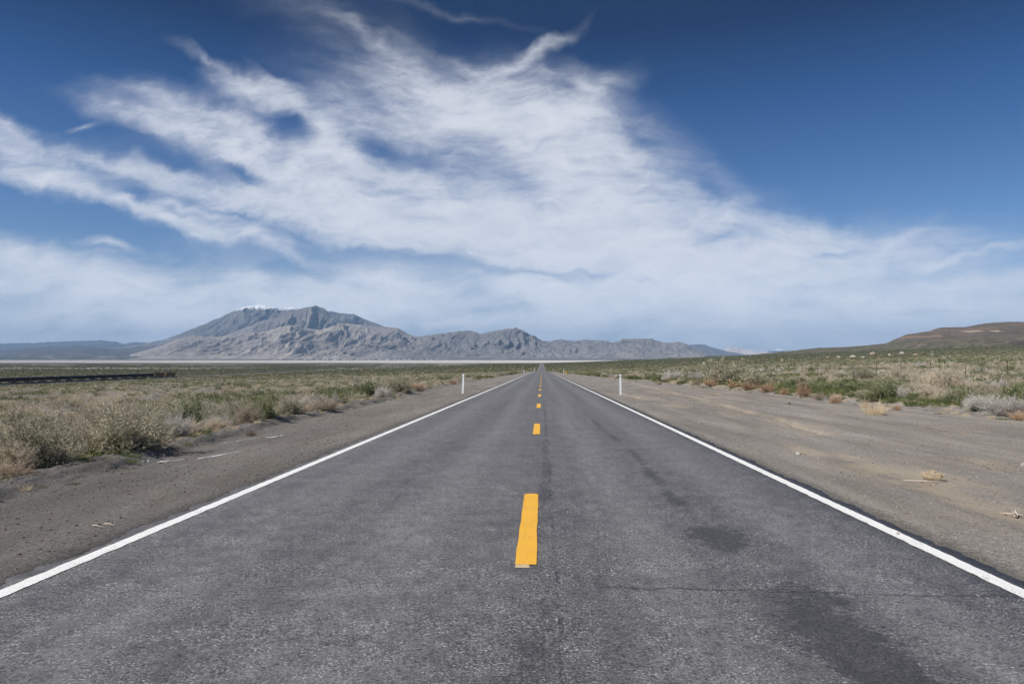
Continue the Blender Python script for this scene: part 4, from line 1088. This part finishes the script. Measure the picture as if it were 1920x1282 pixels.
# ------------------------------------------------------------------ goods train
TX = -378.0
def rail_z(y): return float(zplain(y)) + .9
def build_track():
    ys = np.arange(150, 2600, 10.0); prof = [(-4.2, -1.6), (-1.9, -.28), (1.9, -.28), (4.2, -1.6)]
    V = np.array([[(TX + a, y, rail_z(y) + b) for a, b in prof] for y in ys])
    bal = plain('ballast', (.30, .28, .26), .95, .1, .3, .5)
    o = mesh_obj('railway_track', V.reshape(-1, 3), grid_faces(len(ys), 4), bal); tag(o, kind='structure')
    for s in (-.72, .72):
        q = MB(); n = len(ys)
        for y in ys:
            for a, b in ((-.035, -.28), (.035, -.28), (.035, 0), (-.035, 0)): q.v.append((TX + s + a, y, rail_z(y) + b))
        for i in range(n - 1):
            for k in range(4): q.f.append([i * 4 + k, i * 4 + (k + 1) % 4, i * 4 + 4 + (k + 1) % 4, i * 4 + 4 + k])
        q.build('rail', M_STEEL, o)
build_track()
M_CAR = plain('black_car_steel', (.018, .018, .020), .6, .3, .4, .4)
M_RIM = plain('rim_highlight_steel', (.50, .50, .50), .5, .5, .3, .3)  # pale colour paints in the white highlight along the cars' top edges
M_LOAD = plain('car_load', (.05, .05, .05), .9, .1)
M_LOCO = plain('loco_orange', (.19, .095, .022), .5, .4, .5, .35)
M_LROOF = plain('loco_grey', (.05, .05, .055), .6, .3)
def bogie(parent, y, m):
    b = MB().box((-.95, y, .62), (.22, 2.5, .34)).box((.95, y, .62), (.22, 2.5, .34)).box((0, y, .66), (1.7, .5, .3)).build('bogie', m, parent)
    for dy in (-.88, .88):
        w = MB()
        for sx in (-.72, .72): w.tube([(sx - .06, y + dy, .46), (sx + .06, y + dy, .46)], .46, 14)
        w.tube([(-.9, y + dy, .46), (.9, y + dy, .46)], .08, 8); w.build('wheelset', M_STEEL, b)
def make_gondola():
    L = 15.2
    e = empty('gondola_car', (0, 0, 0))
    body = MB()
    side = [(-1.35, 1.05), (1.35, 1.05), (1.58, 1.5), (1.58, 3.75), (1.46, 3.75), (1.46, 1.6), (-1.46, 1.6), (-1.46, 3.75), (-1.58, 3.75), (-1.58, 1.5)]
    body.prism(side, -L / 2, L / 2)
    for s in (-1, 1): body.box((0, s * (L / 2 - .06), 2.62), (2.94, .10, 2.24))
    for i in range(11):
        y = -L / 2 + .5 + i * (L - 1) / 10
        for s in (-1, 1): body.box((s * 1.64, y, 2.55), (.10, .16, 2.3))
    body.build('body', M_CAR, e)
    r_ = MB()
    for s in (-1, 1): r_.box((s * 1.54, 0, 3.81), (.22, L + .1, .11)); r_.box((0, s * (L / 2 - .02), 3.81), (2.86, .16, .11))
    r_.build('top_rail', M_RIM, e)
    MB().box((0, 0, 3.2), (2.88, L - .3, .5), taper=.96).build('load', M_LOAD, e)
    c = MB()
    for s in (-1, 1): c.box((0, s * (L / 2 + .3), .95), (.3, .7, .3))
    c.build('coupler', M_STEEL, e)
    for s in (-1, 1): bogie(e, s * (L / 2 - 1.9), M_CAR)
    return e
def make_loco():
    L = 21.6
    e = empty('locomotive', (0, 0, 0))
    MB().box((0, 0, 1.35), (3.0, L, .40)).box((0, 0, .85), (2.6, 6.2, .75)).build('frame', M_LROOF, e)
    MB().box((0, -1.6, 2.75), (2.1, 15.6, 2.38)).build('hood', M_LOCO, e)
    q = MB().box((0, -1.6, 4.08), (1.9, 15.2, .26))
    for y in (-7.5, -5.6, -3.6): q.tube([(0, y, 4.2), (0, y, 4.5)], .7, 12)
    q.box((0, 1.0, 4.33), (1.5, 2.6, .3)); q.build('roof', M_LROOF, e)
    cab = MB().box((0, 7.6, 2.95), (2.95, 2.6, 2.8)).build('cab', M_LOCO, e)
    w = MB()
    for s in (-1, 1): w.box((s * 1.49, 7.6, 3.55), (.03, 1.7, .7))
    w.box((0, 8.92, 3.6), (2.3, .03, .7)); w.build('window', M_BLACK, cab)
    MB().box((0, 9.55, 2.35), (1.7, 1.3, 1.6), taper=.86).build('nose', M_LOCO, e)
    rl = MB()
    for s in (-1, 1):
        rl.tube([(s * 1.45, -L / 2 + .4, 2.5), (s * 1.45, 6.2, 2.5)], .03, 5)
        for k in range(9): rl.tube([(s * 1.45, -L / 2 + .4 + k * 2.05, 1.5), (s * 1.45, -L / 2 + .4 + k * 2.05, 2.5)], .03, 5)
    rl.build('handrail', M_LROOF, e)
    for s in (-1, 1): bogie(e, s * 7.0, M_LROOF); 
    return e
def copy_tree(o, parent=None):
    c = o.copy(); COL.objects.link(c)
    if parent is not None: c.parent = parent
    for ch in o.children: copy_tree(ch, c)
    return c
def build_train():
    yf = TX / ray(328, 705).x
    y = yf - 10.8
    proto = make_loco()
    for i, lab in enumerate(('leading orange locomotive at the far right end of the goods train', 'second orange locomotive, coupled between the leading one and the black cars')):
        o = proto if i == 0 else copy_tree(proto)
        o.location = (TX, y, rail_z(y)); tag(o, lab, 'locomotive', 'locomotives of the goods train'); y -= 22.6
    y += 22.6 - 11.3 - 8.4
    g = make_gondola(); i = 0
    while True:
        o = g if i == 0 else copy_tree(g)
        o.location = (TX, y, rail_z(y))
        lab = 'black open goods car coupled right behind the orange locomotives' if i == 0 else 'black open goods car in the middle of the long train on the left plain'
        tag(o, lab, 'rail car', 'black goods cars of the train')
        if 960 + F * (TX - 0) / y * 1.0 + 56 < -60: o['label'] = 'black open goods car cut off by the left edge of the view'; break
        y -= 16.3; i += 1
build_train()

# ------------------------------------------------------------------ utility poles behind the railway
def poles():
    first = None
    for i, (px, Y, h, lab) in enumerate(((44, 860, 9.0, 'thin utility pole behind the train, farthest left'), (163, 900, 9.0, 'thin utility pole behind the middle of the train'), (260, 950, 9.0, 'thin utility pole behind the train, just left of the locomotives'), (413, 1020, 9.0, 'thin utility pole right of the train'), (621, 1500, 9.0, 'faint distant utility pole in the middle of the left plain'))):
        x = ray(px, 690).x * Y; z = float(zground(x, Y))
        e = empty('utility_pole', (x, Y, z), .3); tag(e, lab, 'utility pole', 'utility poles beyond the railway')
        MB().tube([(0, 0, -.5), (0, 0, h)], [.16, .11], 8).build('pole', M_WOODP, e)
        MB().box((0, 0, h - .5), (2.2, .1, .12)).build('crossarm', M_WOODP, e)
poles()

# ------------------------------------------------------------------ far town across the dry lake
def town():
    r = random.Random(5)
    wall = [plain('house_wall_pale', (.62, .60, .57), .8, .1, .05), plain('house_wall_tan', (.42, .37, .31), .8, .1, .05), plain('house_wall_dark', (.16, .14, .13), .8, .1, .05)]
    crown = leaf_mat('town_tree_leaf', (.035, .045, .025), (.07, .08, .045))
    n = 0
    for k in range(52):
        px = 505 + 335 * (k + r.random()) / 52; Y = r.uniform(10880, 11180)
        x = ray(px, 674).x * Y; z = float(zground(x, Y)); w, d, h = r.uniform(20, 42), r.uniform(14, 20), r.uniform(11, 17)
        c = r.choices((0, 1, 2), (5, 3, 2))[0]
        pr = [(-d / 2, 0), (d / 2, 0), (d / 2, h * .62), (d / 2 + .6, h * .60), (0, h), (-d / 2 - .6, h * .60), (-d / 2, h * .62)]
        m = MB().prism(pr, -w / 2, w / 2, 'x'); o = m.build('house', wall[c]); o.location = (x, Y, z - .5); o.rotation_euler = (0, 0, r.uniform(-.4, .4))
        tag(o, ('tiny pale house', 'tiny tan house', 'tiny dark roofed house')[c] + ' in the far town at the mountain foot', 'house', ('pale', 'tan', 'dark')[c] + ' houses of the far town')
    for k in range(34):
        px = 515 + 320 * r.random(); Y = r.uniform(10860, 11150); x = ray(px, 674).x * Y; z = float(zground(x, Y))
        q = np.random.default_rng(900 + k); s = r.uniform(7, 12); h = r.uniform(14, 22)
        pts = q.normal(size=(160, 3)); pts /= np.linalg.norm(pts, axis=1, keepdims=True); pts *= q.random((160, 1)) ** .4 * (s, s, h * .42); pts[:, 2] += h * .58
        rb = Ribbons(); rb.leaves(pts, q.normal(size=(160, 3)), 4.0, 3.2, 0, q); V, Fq, _ = rb.arrays()
        e = empty('tree', (x, Y, z)); tag(e, 'tiny dark tree among the houses of the far town', 'tree', 'trees of the far town')
        mesh_obj('crown', V, Fq, crown, e); MB().tube([(0, 0, -.5), (.3, .1, h * .6)], [.5, .25], 6).build('trunk', M_WOODP, e)
    
town()

# ------------------------------------------------------------------ stones, drift wood, scraps
def rock_mesh(name, r, sx, sy, sz, mat, seed, sub=3):
    import bmesh
    bm = bmesh.new(); bmesh.ops.create_icosphere(bm, subdivisions=sub, radius=1.0)
    q = np.random.default_rng(seed); off = q.random(3) * 50; planes = q.normal(size=(9, 3)); planes /= np.linalg.norm(planes, axis=1, keepdims=True)
    for v in bm.verts:
        p = np.array(v.co); 
        for n_ in planes:
            d = p @ n_ - .72
            if d > 0: p = p - n_ * d * .85
        nn = float(fbm(np.array([p[0] * 1.5 + off[0] + p[2]]), np.array([p[1] * 1.5 + off[1] - p[2]]), 3)[0])
        p = p * (1 + .12 * nn); v.co = (p[0] * sx, p[1] * sy, max(p[2], -.55) * sz)
    me = bpy.data.meshes.new(name); bm.to_mesh(me); bm.free(); me.materials.append(mat)
    o = bpy.data.objects.new(name, me); COL.objects.link(o); return o
def rocks():
    def stone(name, c):
        def f(t, b):
            P = t.new('ShaderNodeTexCoord').outputs['Object']
            setcol(t, b, t.mix(t.mr(t.noise(P, 5.0, 6, .7), .35, .65), tuple(q * .7 for q in c), tuple(min(.8, q * 1.25) for q in c)))
            bump(t, b, t.noise(P, 9.0, 6, .7), .05, .8)
        return material(name, f, .9, .2)
    pale, tan, dark, white = stone('pale_stone', (.42, .39, .35)), stone('tan_stone', (.36, .28, .22)), stone('dark_stone', (.10, .10, .105)), stone('white_stone', (.42, .39, .355))
    L = [(1557, 722, 22, 13, tan, 'rounded tan boulder beside the green patch on the right plain'), (1668, 712, 10, 9, dark, 'dark angular stone, right one of the pair on the right plain'), (1656, 711, 9, 6, pale, 'bluish pale stone, left one of the pair on the right plain'),
         (1664, 717, 13, 7, dark, 'low brown stone in front of the pair of stones'), (1914, 724, 20, 6, pale, 'long pale boulder at the right edge of the plain'), (485, 738, 24, 9, white, 'whitish boulder half hidden in the left brush'),
         (1636, 665, 10, 5, tan, 'larger tan boulder on the skyline of the right plain'), (1691, 664, 8, 5, white, 'pale rounded boulder on the skyline, right of the larger tan one'), (1600, 670, 12, 4, white, 'wide white boulder on the far right plain'),
         (1572, 671, 8, 3.5, white, 'white boulder left of the wide white one'), (1619, 671, 8, 3, pale, 'pale boulder right of the wide white one'), (1553, 671, 9, 3, tan, 'tan boulder on the far right plain left of two white ones'), (1467, 678, 6, 6, tan, 'orange tan boulder by itself on the right plain'),
         (1668, 667, 5, 4, pale, 'small grey boulder between two skyline boulders'), (1717, 666, 10, 3, tan, 'flat tan boulder right of the skyline boulders'), (1748, 666, 5, 3, white, 'small white boulder farthest right on the skyline'), (1320, 683, 7, 4, pale, 'pale boulder far along the right plain'), (1285, 690, 6, 4, pale, 'small pale boulder near the fence line'),
         (1497, 852, 9, 5, pale, 'pale fist sized stone on the right gravel'), (1507, 852, 7, 4, tan, 'tan fist sized stone next to the pale one on the right gravel'), (1919, 874, 8, 7, pale, 'pale stone lying in the soil crack at the right edge'),
         (140, 907, 4, 3, white, 'small white pebble on the left gravel below the soil bank'), (1313, 793, 5, 2, white, 'white flat pebble on the right gravel'), (1683, 1000, 7, 3, pale, 'bluish flat pebble on the gravel close to the right edge line'), (1112, 723, 4, 2, white, 'tiny white pebble left of the right white post')]
    for i, (px, py, w, h, m, lab) in enumerate(L):
        p = hit(px, py); k = p.y / F
        o = rock_mesh('boulder' if w * k > .25 else 'stone', 1, w * k / 1.75, w * k / 2.0, h * k / 1.35, m, 60 + i, 3 if p.y < 120 else 2)
        o.location = (p.x, p.y, p.z + h * k * .30); o.rotation_euler = (0, 0, random.random() * 6); tag(o, lab, 'boulder' if w * k > .25 else 'stone', None)
    # loose stones too many to count
    r = np.random.default_rng(4); c = bpy.data.collections.new('pebble_library')
    for i, m in enumerate((pale, tan, stone('grey_stone', (.22, .205, .19)), tan)):
        q = rock_mesh('%02d_pebble' % i, 1, 1, .8, .6, m, 200 + i, 1); COL.objects.unlink(q); c.objects.link(q)
    n = 42000; y = 3.5 + 60 * r.random(n) ** 1.6; left = r.random(n) < .4; u = r.random(n)
    x = np.where(left, xl(y) + (RL - .12 - xl(y)) * u, RR + .12 + (xr(y) - RR) * u)
    z = shoulder_z(x, y); s = .003 + .022 * r.random(n) ** 9 + .0003 * y
    o = instancer('pebbles', np.stack([x, y, z + s * .2], 1), np.stack([s, s, s], 1), r.random(n) * 6, r.integers(0, 4, n), None, c); tag(o, kind='stuff')
rocks()
def tubes_thing(name, lab, cat, base, polys, mat):
    q = MB()
    for pts, rad in polys: q.tube([(a, b, c) for a, b, c in pts], rad, 6)
    o = q.build(name, mat, smooth=True); o.location = base; tag(o, lab, cat)
def wood():
    silver = plain('silver_driftwood', (.46, .43, .40), .9, .1, .3, 8.0); pale = plain('pale_stick', (.55, .47, .40), .9, .1, .2, 9.0)
    p = hit(1886, 778); r = random.Random(8); polys = []
    for k in range(12):
        a = r.uniform(0, 6.28); L = r.uniform(.35, .8); h = r.uniform(.1, .42); pts = [(0, 0, .05)]
        for s in (.35, .7, 1.0): pts.append((math.cos(a + .4 * s) * L * s + r.uniform(-.05, .05), math.sin(a) * L * s, .05 + h * s * (1.3 - .4 * s)))
        polys.append((pts, [.05, .035, .022, .008]))
    tubes_thing('dead_root', 'gnarled silver dead root at the right edge of the brush', 'dead wood', p, polys, silver)
    p = hit(1905, 970); polys = []
    for k in range(7):
        a = r.uniform(0, 6.28); polys.append(([(math.cos(a) * -.1, math.sin(a) * -.05, .02), (0, 0, .04), (math.cos(a) * .16, math.sin(a) * .1, .03 + .05 * r.random())], [.004, .008, .003]))
    tubes_thing('broken_twigs', 'little heap of broken twigs on the right gravel near the edge of the view', 'dead wood', p, polys, pale)
    for px, py, dx, lab in ((183, 989, .14, 'thin pale stick on the left gravel, left one of two'), (206, 986, .16, 'thin pale curved stick on the left gravel, right one of two')):
        p = hit(px, py); tubes_thing('stick', lab, 'stick', p, [([(-dx / 2, .03, .02), (0, .0, .025), (dx / 2, -.05, .012)], [.005, .007, .004])], pale)
    p = hit(1748, 905); tubes_thing('stick', 'long pale stick under the tumbleweed', 'stick', p, [([(-.35, .12, .015), (-.1, .02, .02), (.2, .0, .012)], [.006, .010, .005])], pale)
    p = hit(146, 852); tubes_thing('dry_stalk', 'upright pale dry stalk in front of the russet weed', 'dry stalk', p, [([(.04, 0, 0), (.0, 0, .3), (-.05, 0, .52)], [.012, .010, .006])], pale)
    p = hit(322, 828); tubes_thing('dry_stalk', 'slanting pale dry stalk in front of the pinkish dead bush', 'dry stalk', p, [([(.07, 0, 0), (.02, 0, .16), (-.03, 0, .32)], [.012, .010, .006])], pale)
wood()
def smears():
    m = paint_mat('old_white_scuff', (.62, .62, .62), .16)
    for i, (q, w, lab) in enumerate((([(296, 868), (320, 864), (346, 861)], .10, 'broad pale paint smear on the left gravel, nearest'), ([(370, 861), (390, 857), (412, 853), (448, 847)], .11, 'longest pale paint smear on the left gravel'), ([(500, 821), (532, 816)], .09, 'farthest pale paint smear on the left gravel'),
            ([(420, 831), (450, 826), (478, 822)], .05, 'thin pale paint smear above the longest one'), ([(264, 868), (280, 865)], .05, 'short pale paint smear left of the broad one'), ([(318, 876), (350, 872)], .03, 'faint narrow paint smear below the broad one'), ([(426, 842), (440, 840)], .05, 'short pale paint fleck beside the longest smear'))):
        pts = [hit(*a) for a in q]; n = 40; d = np.linspace(0, len(pts) - 1, n); X = np.interp(d, range(len(pts)), [p.x for p in pts]); Y = np.interp(d, range(len(pts)), [p.y for p in pts])
        wd = w * (.35 + .65 * np.sin(np.linspace(.15, 3.0, n))) * (1 + .35 * perlin(Y * 3, X * 0 + i)); rows = []
        for s in (-.5, 0, .5):
            xx = X + wd * s + .02 * perlin(Y * 5, X * 0 + 9 + s); rows.append(np.stack([xx, Y, shoulder_z(xx, Y) + .007], -1))
        o = mesh_obj('paint_smear', np.stack(rows, 1).reshape(-1, 3), grid_faces(n, 3), m, smooth=True); tag(o, lab, 'paint smear', None)
smears()

# ------------------------------------------------------------------ air
def build_haze():
    m = bpy.data.materials.new('haze'); m.use_nodes = True; t = NT(m.node_tree)
    out = t.new('ShaderNodeOutputMaterial'); v = t.new('ShaderNodeVolumePrincipled')
    v.inputs['Color'].default_value = (.40, .64, 1.0, 1); v.inputs['Density'].default_value = HAZE; v.inputs['Anisotropy'].default_value = 0.0
    t.t.links.new(v.outputs[0], out.inputs['Volume'])
    X, Y0, Y1, Z0, Z1 = 56000, -2000, 52000, -27.0, 1720.0
    o = MB().box((0, (Y0 + Y1) / 2, (Z0 + Z1) / 2), (2 * X, Y1 - Y0, Z1 - Z0)).build('haze', m)
    tag(o, kind='stuff')
HAZE = 2.5e-5
build_haze()
